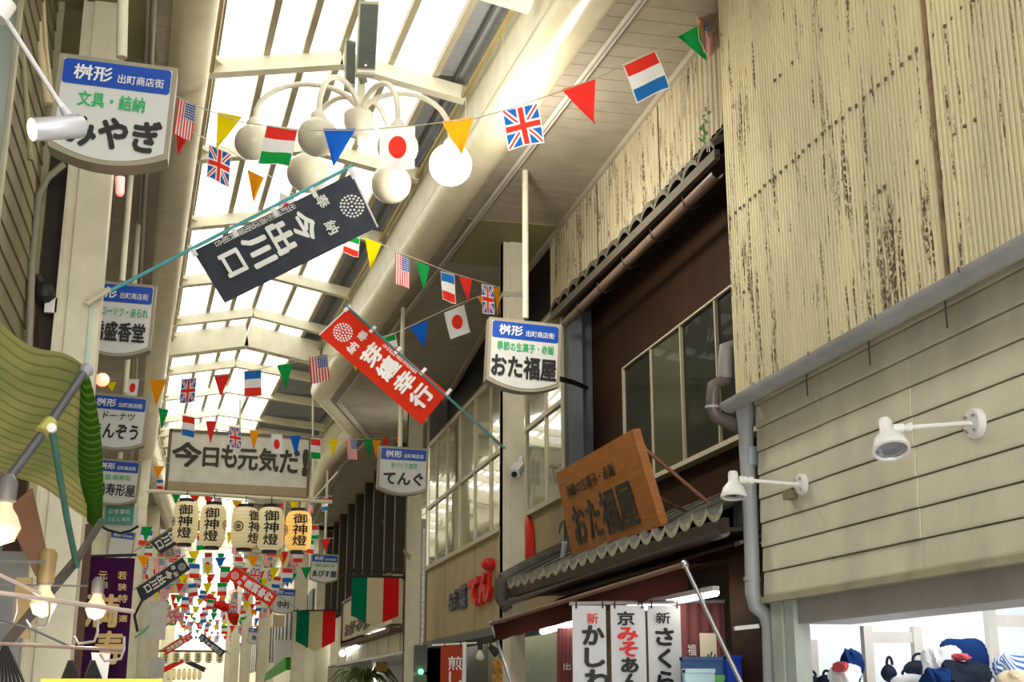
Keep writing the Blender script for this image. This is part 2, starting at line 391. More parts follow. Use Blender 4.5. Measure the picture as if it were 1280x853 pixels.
# ------------------------------------------------------------------ columns
def column(px, Y, label, top=5.6, w=.27, X=None, m=cream):
    X = at(px, 640, Y).x if X is None else X
    th = thing('column', (X, Y, 0), label, 'column', 'painted steel columns of the arcade')
    tf = B()
    for sx in (-1, 1): tf.box((X+sx*w/2-.012*(1+sx), Y-.10, 0), (X+sx*w/2+.012*(1-sx), Y+.10, EYE+top))
    tf.box((X-w/2, Y-.08, 0), (X+w/2, Y+.08, EYE+top))
    tf.box((X-w/2+.09, Y-.105, 0), (X+w/2-.01, Y-.08, EYE+top))
    build('post', tf, m, th)
    build('base_plate', B().box((X-w/2-.04, Y-.14, 0), (X+w/2+.04, Y+.14, .03)), m, th)
    if Y < 17: build('band', B().box((X-w/2-.01, Y-.115, EYE+top-.75), (X+w/2+.01, Y+.115, EYE+top-.69)), mat('band_grey', (.5, .47, .4), .5), th)
    return th
column(640, 15.5, 'white box column in front of the tall windows, holding the red banner pole')
column(517, 23.8, 'cream column right of the large green white red cloth flag')
column(380, 42.0, 'cream column behind the rightmost paper lantern', w=.42)
column(334, 54, 'cream column seen between the red banner and the small blue sign', X=at(334, 700, 54).x, w=.45)
column(0, 10.4, 'white pillar at left behind the green awning', X=at(111, 250, 10.4).x, w=.34)
cpal = mat('teal_tape', (.55, .72, .62), .6)

# ------------------------------------------------------------------ right side: cream siding wall and peeling sheet above, building nearest the camera
wr = thing('wall_right', (4.05, 5, 0), kind='structure')
XS = 4.03; YE = 9.08
hb0 = .68; nb = 9; bh = (2.30-.68)/nb*1.0
yc = [YE, atX(1037, 640, XS).y, atX(1147, 560, XS).y, 4.2, 2.6, 1.0]
for r in range(nb):
    z0 = EYE+hb0+r*bh
    for k in range(5):
        y1, y0 = yc[k]-.004, yc[k+1]+.004
        off = .006 if k == 1 and r in (1, 2, 3, 4, 5) else 0
        # lapped board: lower edge proud
        pts = [Vector((XS-.020-off, y0, z0)), Vector((XS-.022-off, y0, z0+.012)), Vector((XS-.012-off, y0, z0+bh-.010)), Vector((XS-.004-off, y0, z0+bh-.007)), Vector((XS+.01, y0, z0+bh-.007)), Vector((XS+.01, y0, z0))]
        build('siding_board', B().prism(pts, Vector((0, y1-y0, 0))), siding_m, wr)
build('sill_board', B().box((XS-.05, 1, EYE+hb0-.05), (XS+.05, YE, EYE+hb0-.005)), mat('sill_board_worn', (.42, .38, .26), .7, dirt=.7), wr)
build('wall_core', B().box((XS+.01, 1, EYE+hb0-.04), (XS+.3, YE, EYE+6.6)), darkgrey, wr)
# peeling ribbed sheets
XC = 3.88
def ribbed(ya, yb, z0, z1, X, pitch, depth):
    mb = B(); n = int(abs(yb-ya)/pitch)
    prof = [(0, 0), (.25, 0), (.4, -1), (.85, -1)]
    cols = []
    for i in range(n):
        for a_, d_ in prof: cols.append((ya+(yb-ya)*(i+a_)/n, X+depth*d_))
    cols.append((yb, X))
    vs = []
    for (yy, xx) in cols: vs += [Vector((xx, yy, z0)), Vector((xx, yy, z1))]
    mb.add(vs, [(2*i, 2*i+2, 2*i+3, 2*i+1) for i in range(len(cols)-1)]); return mb
ys_ = [YE+.02, atX(1172, 130, XC).y, 4.2, 2.6, 1.0]
for k in range(4):
    build('ribbed_sheet', ribbed(ys_[k], ys_[k+1]-.03, EYE+2.17, EYE+6.6, XC-(.012 if k % 2 else 0),   .046, .018), chip_big, wr)
build('sheet_backing', B().box((XC+.012, 1, EYE+2.17), (XS+.02, YE+.0, EYE+6.6)), mat('sheet_edge', (.3, .27, .18), .7), wr)
for k in (1, 2, 3): build('sheet_seam', B().box((XC-.036, ys_[k]+.0, EYE+2.2), (XC-.010, ys_[k]+.022, EYE+6.6)), mat('seam_rust', (.22, .14, .08), .7, var=.5, scale=12), wr)
# nail row
mb = B()
for i in range(68):
    for hh in (2.95, 3.62, 4.35):
        Y = 9.02 - i*.095 + random.uniform(-.015, .015)
        if hh != 3.62 and random.random() < .82: continue
        mb.lathe((XC-.026, Y, EYE+hh+random.uniform(-.01, .01)), (-1, 0, 0), [(.015, -.006), (.012, .004), (.0, .007)], 8)
build('nail_heads', mb, mat('rusty_nail', (.13, .11, .07), .7), wr, kind='stuff')
# gutter beneath the sheet
gt = thing('rain_gutter', (3.86, 6, EYE+2.05), 'grey half-round gutter under the peeling ribbed sheet', 'gutter')
def half_pipe(p, q, r, m_=0, n=10):
    mb = B(); vs = []
    for pt in (Vector(p), Vector(q)):
        for i in range(n+1): a_ = pi + pi*i/n; vs.append(pt + Vector((r*cos(a_), 0, r*sin(a_))))
        for i in range(n+1): a_ = 2*pi - pi*i/n; vs.append(pt + Vector(((r-.006)*cos(a_), 0, (r-.006)*sin(a_))))
    k = 2*(n+1); mb.add(vs, [(i, (i+1) % k, k+(i+1) % k, k+i) for i in range(k)] + [tuple(range(k))[::-1], tuple(range(k, 2*k))]); return mb
build('trough', half_pipe((3.83, 1, EYE+2.16), (3.83, 9.15, EYE+2.14), .075), grey, gt, smooth=True)
for Y in (8.5, 7.6, 6.7, 5.8, 4.9, 4.0):
    build('gutter_collar', half_pipe((3.83, Y, EYE+2.158), (3.83, Y+.014, EYE+2.158), .079), mat('collar_grey', (.13, .14, .15), .5), gt, smooth=True)
    build('gutter_hook', B().box((3.995, Y-.356, EYE+1.99), (4.002, Y-.348, EYE+2.16)), darkgrey, gt)
# white-grey downpipe
dp = thing('downpipe', (3.96, 9.2, 0), 'pale grey downpipe at the corner of the cream siding', 'pipe')
def pp(x, y, Y=9.2): return at(x, y, Y)
build('pipe', B().tube([pp(932, 512), pp(933, 560), pp(937, 620), pp(940, 700), pp(941, 742), pp(945, 758), pp(957, 768), pp(962, 785), pp(964, 860), pp(964, 1100)], .058, 14), grey, dp, smooth=True)
build('funnel', B().tube([pp(931, 500), pp(932, 520), pp(932, 545)], [.075, .072, .055], 14), grey, dp, smooth=True)
build('joint', B().tube([pp(937, 560), pp(938, 583)], .072, 14), mat('joint_blue_grey', (.28, .36, .38), .3), dp, smooth=True)
for yy in (722, 800): build('strap', B().tube([pp(940 if yy < 760 else 964, yy), pp(940 if yy < 760 else 964, yy+5)], .064, 14), grey, dp)
build('bracket', B().bar(pp(918, 786), pp(948, 783), .03, .03), white, dp)
# brown u-bend pipe
ub = thing('drain_pipe', pp(905, 480, 9.3), 'brown bent drain pipe beside the top of the downpipe', 'pipe')
q = lambda x, y: at(x, y, 9.32)
build('upper_elbow', B().tube([q(918, 432), q(908, 436), q(907, 450), q(907, 474)], [.045, .06, .062, .06], 14), mat('elbow_grey', (.30, .28, .27), .4), ub, smooth=True)
build('bend', B().tube([q(909, 470), q(908, 477), q(902, 477), q(892, 482), q(891, 500), q(891, 512), q(895, 521), q(908, 527), q(922, 534)], .052, 14), greyd, ub, smooth=True)
build('clip', B().tube([q(891, 508), q(891, 511)], .06, 14), grey, ub)

# spotlights on the siding
def spotlight(wx, wy, hx, hy, s, label):
    w = atX(wx, wy, XS-.03); hd = w + Vector((0, 0, 0)); dpt = w.y + (.62 if s > .9 else .45)
    hd = at(hx, hy, w.y+.25) if s > .9 else at(hx, hy, w.y+.08)
    th = thing('spotlight', w, label, 'lamp', 'white floodlights on the cream siding')
    wp_ = build('wall_plate', B().lathe(w + Vector((.01, 0, 0)), (-1, 0, 0), [(0, 0), (.085*s, 0), (.085*s, .03), (.075*s, .04), (0, .04)], 24), white, th, smooth=True)
    for k in range(4):
        a_ = pi/4+k*pi/2; build('screw', B().lathe(w+Vector((-.03, .055*s*cos(a_), .055*s*sin(a_))), (-1, 0, 0), [(.01, 0), (.01, .012), (0, .012)], 8), steel, wp_)
    ax = Vector((-.06, -.12, -1)).normalized() if s < .9 else Vector((-.10, -.42, -.9)).normalized()
    top = hd - ax*.09*s
    build('arm', B().tube([w, w + Vector((-.06, 0, 0)), top+(w-top).normalized()*.06], .013, 10), white, th, smooth=True)
    build('knuckle', B().lathe(top+(w-top).normalized()*.10, (w-top), [(0, -.06), (.026, -.06), (.026, -.01), (.018, 0), (.026, .02), (.026, .04), (0, .04)], 12), white, th, smooth=True)
    rr = .098*s
    hs_ = build('housing', B().lathe(hd, ax, [(0, -.155*s), (.034*s, -.15*s), (.040*s, -.13*s), (.040*s, -.07*s), (.055*s, -.05*s), (.082*s, -.02*s), (rr, .03*s), (rr*1.06, .04*s), (rr*1.06, .06*s), (rr*.9, .062*s), (rr*.86, .05*s)], 28), white, th, smooth=True)
    build('reflector', B().lathe(hd, ax, [(rr*.88, .05*s), (rr*.6, .01*s), (.02*s, -.02*s)], 28), steel, hs_, smooth=True)
    build('lens', B().lathe(hd, ax, [(rr*.86, .046*s), (rr*.5, .05*s), (0, .052*s)], 28), mat('lamp_lens_glass', (.34, .36, .42), .08, .7), hs_, smooth=True)
spotlight(1220, 530, 1112, 553, 1.0, 'larger white floodlight on the cream siding, right of the other')
spotlight(1003, 606, 917, 613, .88, 'smaller white floodlight in front of the grey downpipe')
build('junction_box', B().box((3.95, atX(1003, 606, XS).y+.05, atX(1003, 606, XS).z-.09), (4.02, atX(1003, 606, XS).y+.16, atX(1003, 606, XS).z-.03)), mat('rusty_box', (.25, .2, .13), .6), wr)

# ------------------------------------------------------------------ clothes shop under the siding
sh = thing('clothes_shop', (4.1, 5, 0), 'open clothes shop with white interior under the cream siding', 'shop')
build('shutter_box', B().box((XS+.03, 1, EYE+.46), (XS+.42, 8.62, EYE+.66)), mat('grey_lavender_box', (.36, .34, .32), .5, dirt=.4), sh)
build('jamb', B().box((XS, 8.64, 0), (XS+.12, 8.78, EYE+.64)).box((XS-.0, 8.84, 0), (XS+.1, 9.02, EYE+.64)), mat('jamb_grey_green', (.42, .47, .42), .4), sh)
iw = mat('interior_white', (.85, .88, .88), .6, var=.02)
build('back_wall', B().box((7.2, 1, 0), (7.3, 11.5, 3.2)), iw, sh)
build('side_wall', B().box((XS+.13, 9.85, 0), (7.3, 9.95, 3.2)), iw, sh)
build('shop_ceiling', B().box((XS+.45, 1, 2.62), (7.3, 9.95, 2.7)), iw, sh)
build('partition', B().box((XS+.08, 9.06, 0), (XS+.12, 9.98, EYE+1.1)), brownwall, sh)
lm = emis('fluorescent_tube', (.93, .97, 1), 4*LAMP)
for X in (4.9, 6.0):
    for Y in (3, 5, 7, 8.8): build('ceiling_light', B().box((X-.12, Y-.6, 2.58), (X+.12, Y+.6, 2.61)), lm, sh)
rackm = mat('rack_wood_white', (.52, .47, .42), .6)
def rack(x0, x1, ytop, Y, label):   # white wooden garment frame
    a_ = at(x0, ytop, Y); b_ = at(x1, ytop, Y)
    th = thing('clothes_rack', ((a_.x+b_.x)/2, Y, 0), label, 'rack')
    for x in (a_.x, b_.x): build('upright', B().box((x-.035, Y-.02, 0), (x+.035, Y+.04, a_.z)), rackm, th)
    build('crossbar', B().box((a_.x, Y, a_.z-.12), (b_.x, Y+.03, a_.z-.04)), rackm, th)
rack(1083, 1145, 783, 9.2, 'white wooden frame in the clothes shop, middle one')
rack(1237, 1330, 762, 8.6, 'white wooden frame in the clothes shop, rightmost')
rack(985, 1015, 800, 9.6, 'white wooden frame in the clothes shop, leftmost by the jamb')
def heap(name, cx, cy, w, h, Y, col, label, cat='clothes', pk=1.0, grp='folded clothes on the shop table'):
    c0 = at(cx, cy, Y); sc = Y*1.08/FP; rw = w*sc; rh = h*sc
    mb = B(); rd_ = random.Random(int(cx*7+cy)); ph = [rd_.uniform(0, 6) for _ in range(8)]
    def fn(u, v):
        a_ = 2*pi*u; b_ = pi*v; q_ = 1+(.20*sin(2*a_+ph[0])+.13*sin(5*a_+ph[1]+3*b_)+.09*abs(sin(8*a_+ph[2]+5*b_))+.05*sin(13*a_+9*b_+ph[3]))*sin(b_)
        sq = lambda t_: (abs(t_)**.5)*(1 if t_ > 0 else -1)
        return c0 + Vector((rw/2*q_*sq(sin(b_))*sq(cos(a_)), .11*q_*sin(b_)*sin(a_), -rh/2*q_*cos(b_)*pk + rh*.12*sin(3*a_+ph[4])*sin(b_)))
    mb.grid(fn, 44, 22); o = build(name, mb, col, smooth=True); tag(o, label, cat, grp); return o
navy = cloth('navy_cloth', (.012, .035, .13), .0); nv2 = cloth('dark_cloth', (.02, .025, .04), 0); wc = cloth('white_cloth', (.8, .8, .82), 0)
pk = cloth('pink_cloth', (.75, .12, .14), 0); bg = cloth('beige_cloth', (.6, .48, .32), 0)
tt = NT('striped_cloth'); u, v = tt.uv(); kk = tt.ma('GREATER_THAN', tt.ma('FRACT', tt.ma('ADD', tt.ma('MULTIPLY', u, 16), tt.ma('MULTIPLY', v, 9))), .5)
strp = tt.fin(tt.bsdf(tt.mix(kk, (.05, .14, .35), (.75, .78, .8)), .8))
zt = at(1100, 862, 8.5).z
tb = thing('display_table', (4.9, 8.2, 0), 'shop display table holding the clothes and bags', 'table')
build('table_top', B().box((4.2, 7.4, zt-.06), (6.2, 9.1, zt-.02)), white, tb)
for yy in (7.5, 9.0):
    for xx in (4.25, 6.1): build('leg', B().box((xx-.02, yy-.02, 0), (xx+.02, yy+.02, zt-.06)), white, tb)
G2 = 'bags on the shop table'
heap('garment', 1206, 822, 62, 44, 8.30, navy, 'large navy garment heaped at the right of the shop')
heap('garment', 1178, 836, 36, 50, 8.05, wc, 'white crumpled garment beside the large navy one')
heap('garment', 1206, 843, 52, 30, 7.90, nv2, 'black garment folded in front of the navy one')
heap('scarf', 1196, 822, 14, 9, 7.95, pk, 'small pink cloth on the white garment')
heap('garment', 1170, 850, 22, 26, 7.80, navy, 'small navy bundle below the white crumpled garment')
heap('garment', 1266, 838, 40, 40, 8.20, strp, 'blue and white striped garment at the right edge')
heap('garment', 1272, 850, 44, 22, 7.90, bg, 'beige garment at the lower right corner')
heap('garment', 1064, 836, 22, 44, 8.90, navy, 'navy garment left of the middle white frame')
heap('garment', 1056, 844, 26, 26, 8.60, wc, 'white garment left of the middle white frame')
heap('scarf', 1050, 834, 8, 12, 8.50, pk, 'small pink cloth in front of the left navy garment')
def handbag(cx, cy, w, h, Y, col, label):
    c0 = at(cx, cy, Y); sc = Y*1.06/FP; th = thing('handbag', c0, label, 'bag', G2); W2 = w*sc/2; H2 = h*sc/2
    build('body', B().grid(lambda u, v: c0+Vector((W2*(abs(cos(2*pi*u))**.5)*(1 if cos(2*pi*u) > 0 else -1)*(.25+.95*sin(pi*v)**.4)*(1-.15*v), .07*sin(2*pi*u)*sin(pi*v), -H2+2*H2*v)), 28, 12), col, th, smooth=True)
    build('handle', B().tube([c0+Vector((W2*.55*cos(pi*k/8), -.02, H2*.9+H2*.9*sin(pi*k/8))) for k in range(9)], .010, 6), nv2, th, smooth=True)
handbag(1012, 852, 26, 14, 9.2, nv2, 'dark handbag at the left end of the shop table')
handbag(1032, 850, 16, 12, 9.1, nv2, 'small dark handbag with a tall loop handle beside the left white frame')
handbag(1111, 842, 14, 22, 8.9, nv2, 'dark bag standing behind the middle white frame')
handbag(1148, 836, 34, 20, 8.7, nv2, 'black patterned bag in the middle of the shop')
handbag(1138, 852, 46, 18, 8.3, mat('bag_grey', (.6, .58, .58), .5), 'pale grey bag with piping at the bottom edge')

# ------------------------------------------------------------------ sweet shop: recessed brown wall, two tiled eaves, awning
random.seed(11)
sw = thing('shop_building', (4.4, 12, 0), 'brown sweet shop building with two tiled eaves between cream siding and tall windows', 'building')
XB = 4.45
build('upper_wall', B().box((XB, 9.0, EYE+1.1), (XB+.2, 15.0, EYE+5.6)), brownwall, sw)
build('lower_wall', B().box((XB+.6, 10.0, 0), (XB+.8, 15.0, EYE+1.9)), dark, sw)
build('end_wall', B().box((XS+.3, 9.0, EYE+1.1), (5.3, 9.06, EYE+5.6)), darkgrey, sw); build('end_wall', B().box((4.1, 14.86, EYE+1.0), (5.2, 14.95, EYE+5.6)), darkgrey, sw)
build('dark_pilaster', B().box((4.13, 14.7, 1.2), (4.28, 14.86, EYE+4.6)), mat('slate_pilaster', (.16, .17, .19), .5), sw)
# upper ribbed board strip
for k in range(3):
    y1 = 15.2-k*2.08; y0 = y1-2.05
    build('ribbed_board', ribbed(y1, y0, EYE+4.62, EYE+5.6, 4.02, .105, .012), chip_up, sw)
build('strip_backing', B().box((4.03, 9, EYE+4.6), (4.1, 15.2, EYE+5.6)), dark, sw)
def tile_eave(parent, p0, p1, n, run, rise, r=.07, name='roof_tile', mt=tilem, me_=tilee, bump=False):
    p0 = Vector(p0); p1 = Vector(p1); L = (p1-p0); w = L/n
    for i in range(n):
        o = p0 + w*i; mb = B(); k = 10; vs = []
        jit = random.uniform(-.012, .012)
        for t_ in (0, 1):
            for j in range(k+1):
                a_ = j/k; z = (r*abs(sin(pi*a_))**.6 if bump else r*(1-abs(sin(pi*a_))**.8)) + jit
                vs.append(o + w*(a_*1.02) + Vector((run*t_, 0, rise*t_ + z)))
        base = len(vs)
        for t_ in (0,):
            for j in range(k+1): vs.append(vs[j] - Vector((-.004, 0, .05)))
        fs = [(j, j+1, k+1+j+1, k+1+j) for j in range(k)]
        mb.add(vs, fs, 0); mb.add(vs, [(j, base+j, base+j+1, j+1) for j in range(k)], 1)
        build(name, mb, [mt, me_], parent)
# upper eave: edge X 3.9 at h 4.45
pu0 = atX(688, 392, 3.93); pu1 = atX(892, 187, 3.93)
tile_eave(sw, pu0+Vector((0, 0, .02)), pu1+Vector((0, 0, .02)), 14, .16, .10, .11, me_=mat('tile_edge_dark', (.12, .11, .08), .7, var=.4, scale=20), bump=True)
build('eave_board', B().bar(pu0+Vector((.03, 0, -.04)), pu1+Vector((.03, 0, -.04)), .05, .09), mat('eave_wood', (.12, .10, .07), .7), sw)
build('eave_underside', B().prism([pu0+Vector((.02, 0, -.07)), pu1+Vector((.02, 0, -.07)), pu1+Vector((.55, 0, .08)), pu0+Vector((.55, 0, .08))], Vector((0, 0, .02))), dark, sw)
pg0 = atX(706, 404, 3.98); pg1 = atX(897, 216, 3.98)
build('eave_gutter', half_pipe(pg1, pg0, .055), mat('gutter_brown', (.20, .13, .09), .4), sw, smooth=True)
for f_ in (.15, .32, .5, .68, .86):
    c0 = pg0.lerp(pg1, f_); build('gutter_bracket', B().tube([c0+Vector((-.06, 0, .03)), c0+Vector((-.05, 0, -.05)), c0+Vector((.03, 0, -.08)), c0+Vector((.12, 0, -.03))], .007, 6), dark, sw)
# windows in the brown wall
def window(parent, corners, X, cols, sash, glass, fr_w=.035, rows=1, name='window', mw=.022):
    # corners: y_left(far), y_right(near), z0, z1
    ya, yb, z0, z1 = corners
    w = build(name, B().box((X-.05, yb, z0-fr_w), (X+.02, ya, z0)).box((X-.05, yb, z1), (X+.02, ya, z1+fr_w)).box((X-.05, ya, z0-fr_w), (X+.02, ya+fr_w, z1+fr_w)).box((X-.05, yb-fr_w, z0-fr_w), (X+.02, yb, z1+fr_w)), sash, parent)
    n = len(cols)-1
    for i in range(n):
        a_, b_ = cols[i], cols[i+1]
        if i: build('mullion', B().box((X-.045, a_-mw, z0), (X, a_+mw, z1)), sash, w)
        rr = [z0, z1] if rows == 1 else [z0, z0+(z1-z0)*.48, z1]
        for r in range(len(rr)-1):
            if r and i == 0: build('transom', B().box((X-.05, yb, rr[r]-.03), (X+.0, ya, rr[r]+.03)), sash, w)
            gm = glass[i % len(glass)] if isinstance(glass, list) else glass
            tl = random.uniform(-.006, .006)
            build('pane', B().quad((X-.02+tl, a_, rr[r]), (X-.02-tl, b_, rr[r]), (X-.02-tl+.004, b_, rr[r+1]), (X-.02+tl, a_, rr[r+1])), gm, w)
    return w
yl = atX(785, 500, XB).y; ycs = [yl, atX(820, 500, XB).y, atX(858, 480, XB).y, atX(903, 470, XB).y, 9.1]
zb = atX(870, 572, XB).z; zt_ = atX(840, 420, XB).z
window(sw, (yl, 9.1, zb, zt_), XB-.01, ycs, alu, [wg_dark, wg_mid, wg_dark, wg_dark], .018, mw=.012)
build('window_sill', B().box((XB-.11, 9.1, zb-.07), (XB-.0, yl+.05, zb-.035)), alu, sw)
for yy in (9.9, 11.0, 12.1): build('wall_rail', B().bar((XB-.04, yy, EYE+1.3), (XB-.04, yy+.9, EYE+1.35), .03, .04), brownwall, sw)
# lower tiled eave
pl0 = atX(634, 736, 3.42); pl1 = atX(903, 648, 3.76)
tile_eave(sw, pl0+Vector((0, 0, .03)), pl1+Vector((0, 0, .03)), 21, .85, .42, .075)
build('eave_fascia', B().bar(pl0+Vector((.03, 0, -.05)), pl1+Vector((.03, 0, -.05)), .05, .11), dark, sw)
build('eave_soffit', B().prism([pl0+Vector((.03, 0, -.1)), pl1+Vector((.03, 0, -.1)), pl1+Vector((.85, 0, -.05)), pl0+Vector((1.1, 0, -.05))], Vector((0, 0, .03))), dark, sw)
build('lower_gutter', half_pipe(atX(905, 664, 3.70), atX(630, 754, 3.37), .05), mat('gutter_black', (.06, .055, .05), .35), sw, smooth=True)
e0 = pl0 + Vector((0, .12, 0))
build('verge_tile', B().tube([e0+Vector((-.04, 0, .10)), e0+Vector((.45, 0, .36)), e0+Vector((.95, 0, .60))], .085, 12).tube([e0+Vector((-.04, 0, .12)), e0+Vector((-.05, 0, -.10)), e0+Vector((.04, 0, -.24))], [.085, .08, .06], 12), tilem, sw, smooth=True)
build('cable', B().tube([at(651, 742, 14.6), at(654, 728, 14.6), at(664, 720, 14.4), at(700, 708, 13.6), at(722, 700, 13)], .012, 6), grey, sw)
build('doorway', B().box((4.35, 14.2, 0), (4.5, 14.6, EYE+1.0), 0).box((4.35, 12.9, 0), (4.5, 13.05, EYE+1.0)), woodl, sw)
# awning
aw0 = at(614, 780, 13.6); aw1 = at(856, 706, 9.45)
aw = thing('awning', (aw0+aw1)/2, 'maroon cloth awning under the lower tiled eave of the sweet shop', 'awning')
maroon = cloth('maroon_awning', (.075, .026, .02), .2)
b0 = Vector((pl0.x+.55, pl0.y-.3, pl0.z-.12)); b1 = Vector((pl1.x+.45, pl1.y+.1, pl1.z-.10))
def awf(u, v):
    a_ = aw0.lerp(aw1, u); c_ = b0.lerp(b1, u); p = a_.lerp(c_, v); p.z -= .06*sin(pi*v)+.008*sin(u*40)*sin(pi*v); return p
build('canopy', B().grid(awf, 40, 10), maroon, aw, smooth=True)
build('front_bar', B().tube([aw0, aw1], .022, 10), mat('bar_brown', (.22, .12, .08), .4), aw)
build('valance', B().grid(lambda u, v: aw0.lerp(aw1, u)+Vector((.02, 0, -.015-.17*v+.006*sin(u*60))), 50, 2), maroon, aw, smooth=True)
build('arm', B().tube([aw1, at(930, 862, 8.9), at(945, 905, 8.8)], .017, 10), steel, aw)
build('arm', B().tube([aw0, at(640, 858, 13.4), at(650, 890, 13.3)], .017, 10), steel, aw)
build('joint', B().sphere(aw1, .035, 12), steel, aw); build('joint', B().sphere(aw0, .03, 12), steel, aw)
# light tubes under the awning
for (x0, y0, x1, y1, Y0, Y1, lb) in ((678, 790, 722, 778, 13.2, 12.2, 'left fluorescent tube under the maroon awning'), (800, 760, 895, 741, 11.0, 9.7, 'right fluorescent tube under the maroon awning')):
    lt = thing('tube_light', at(x0, y0, Y0), lb, 'lamp')
    build('tube', B().tube([at(x0, y0, Y0), at(x1, y1, Y1)], .03, 10), emis('warm_tube', (1, .93, .8), 5*LAMP), lt)
    build('batten', B().bar(at(x0, y0-5, Y0), at(x1, y1-5, Y1), .06, .04), white, lt)
# interior noren (maroon) and cards
noren = cloth('noren_maroon', (.30, .11, .115), .3)
def curtain(name, x0, x1, y0, Y, label, folds=9, mt=noren, cat='curtain'):
    a_ = at(x0, y0, Y); b_ = at(x1, y0, Y); bot = EYE-.6
    def fn(u, v): p = a_.lerp(b_, u); p.z = a_.z+(bot-a_.z)*v; p.y += .03*sin(u*folds*3+v*2)*(.3+v); return p
    th = thing(name, (a_+b_)/2, label, cat); build('fabric', B().grid(fn, 40, 8), mt, th, smooth=True); return th
n1 = curtain('shop_curtain', 847, 905, 752, 10.6, 'dusty maroon shop curtain right of the white banners')
f_ = Fr(at(870, 790, 10.5), (1, 0, 0), (0, 0, 1)); mb = B(); textpx(mb, f_, '福', 859, 806, 870, 820, bold=.01); build('lettering', mb, white, n1)
n2 = curtain('shop_curtain', 696, 716, 785, 12.4, 'dusty maroon shop curtain left of the white banners')
f_ = Fr(at(706, 820, 12.3), (1, 0, 0), (0, 0, 1)); mb = B(); textpx(mb, f_, '出', 704, 829, 713, 838, bold=.01); build('lettering', mb, white, n2)
f_ = Fr(at(885, 810, 10.2), (1, 0, 0), (0, 0, 1)); mb = B(); a0, b0_ = f_.px(876, 826); a1, b1_ = f_.px(895, 792)
mb.obox(f_.p(a0, b0_), f_.u*(a1-a0), f_.v*(b1_-b0_), -f_.n*.01); cd = thing('price_card', f_.p(a0, b0_), 'cream card hanging on the dusty maroon curtain', 'card'); build('card', mb, mat('card_cream', (.8, .72, .5), .6), cd)
mb = B()
for k in range(3): mb.obox(f_.p(a0+.04+k*.03, b0_, .004), f_.u*.012, f_.v*(.05+.02*(k % 2))+f_.u*.02, f_.n*.001)
build('ink_strokes', mb, ink, cd)
# blue crates
def crate(x0, x1, y0, Y, col, label):
    a_ = at(x0, y0, Y); b_ = at(x1, y0, Y); th = thing('display_board', (a_.x, Y, 0), label, 'board')
    build('board', B().box((a_.x, Y, 0), (b_.x, Y+.05, a_.z)), col, th); build('rim', B().box((a_.x, Y-.02, a_.z-.02), (b_.x, Y+.07, a_.z+.01)), col, th); return th
blm = mat('blue_vinyl', (.01, .05, .45), .4)
cr = crate(853, 909, 823, 9.9, mat('blue_grey_panel', (.06, .14, .35), .5), 'blue grey panel below the cream card, left of the silver awning arm')
crate(908, 938, 821, 9.8, blm, 'bright blue panel behind the silver awning arm')
cr2 = crate(856, 893, 838, 9.5, mat('pale_blue_panel', (.5, .72, .8), .4), 'pale blue white card at the bottom beside the banners')
crate(880, 905, 846, 9.65, mat('green_panel', (.15, .5, .12), .5), 'small green card at the bottom beside the banners')
# three white banners on a rod
rod = thing('banner_rod', at(712, 755, 10.3), 'thin metal rod carrying three white vertical banners', 'rod')
build('rod', B().tube([at(712, 755, 10.3), at(905, 752, 10.3)], .016, 10), steel, rod)
bw = cloth('banner_white', (.78, .80, .84), .3, .02)
def vbanner(x0, x1, y0, y1, items, label, Y=10.25, mt=bw, name='banner', group='white vertical shop banners'):
    fr = Fr(at(x0, y0, Y), (1, 0, 0), (0, 0, 1)); a1, b1 = fr.px(x1, y1); a1 = fr.px(x1, y0)[0]
    th = thing(name, fr.p(a1/2, 0), label, 'banner', group)
    build('cloth', B().grid(lambda u, v: fr.p(a1*u, b1*v, .012*sin(v*9)*sin(u*3)*v), 10, 20), mt, th, smooth=True)
    for (body, bx0, by0, bx1, by1, col, bd) in items:
        mb = B(); textpx(mb, fr, body, bx0, by0, bx1, by1, bold=bd, c=.016); build('lettering', mb, col, th)
    for xx in (x0+4, x1-5):
        a_, b_ = fr.px(xx, y0+1); build('clip', B().obox(fr.p(a_, b_-.02, .005), fr.u*.012, fr.v*.07, fr.n*.01), black, th)
    return th
vbanner(715, 757, 757, 900, [('新', 733, 767, 747, 780, red_t, .02), ('か', 728, 783, 754, 806, ink, .05), ('し', 731, 811, 755, 834, ink, .05), ('わ', 731, 838, 760, 862, ink, .05), ('自家製', 722, 835, 729, 838, ink, 0)][:4], 'white banner with red and black lettering, leftmost of the three', Y=10.25)
vbanner(763, 806, 757, 900, [('京', 771, 765, 792, 782, ink, .03), ('み', 772, 785, 796, 801, red_t, .05), ('そ', 774, 803, 796, 821, red_t, .05), ('あ', 776, 823, 797, 841, ink, .05), ('ん', 777, 843, 800, 862, ink, .05)], 'white banner with two red characters, middle of the three')
vbanner(809, 850, 757, 900, [('新', 819, 766, 837, 780, ink, .02), ('さ', 819, 786, 841, 807, ink, .05), ('く', 822, 812, 838, 835, ink, .05), ('ら', 821, 840, 842, 862, ink, .05)], 'white banner with only black lettering, rightmost of the three')

# orange wooden shop sign
Xs = 3.72; TL, TR, BR, BL = atX(695, 592, Xs-.25), atX(790, 537, Xs-.25), atX(826, 658, Xs), atX(716, 697, Xs)
os_ = thing('shop_sign', (BL+BR)/2, 'orange wooden board sign with black brush lettering on the tiled eave', 'sign')
fs_ = Fr(BL, BR-BL, TL-BL); fs_.v = (fs_.v - fs_.u*fs_.v.dot(fs_.u)).normalized(); fs_.n = fs_.u.cross(fs_.v)
if fs_.n.dot(E0-BL) < 0: fs_.n = -fs_.n
build('board', B().prism([BL, BR, TR, TL], Vector((.07, -.01, .01))), wood, os_)
mb = B()
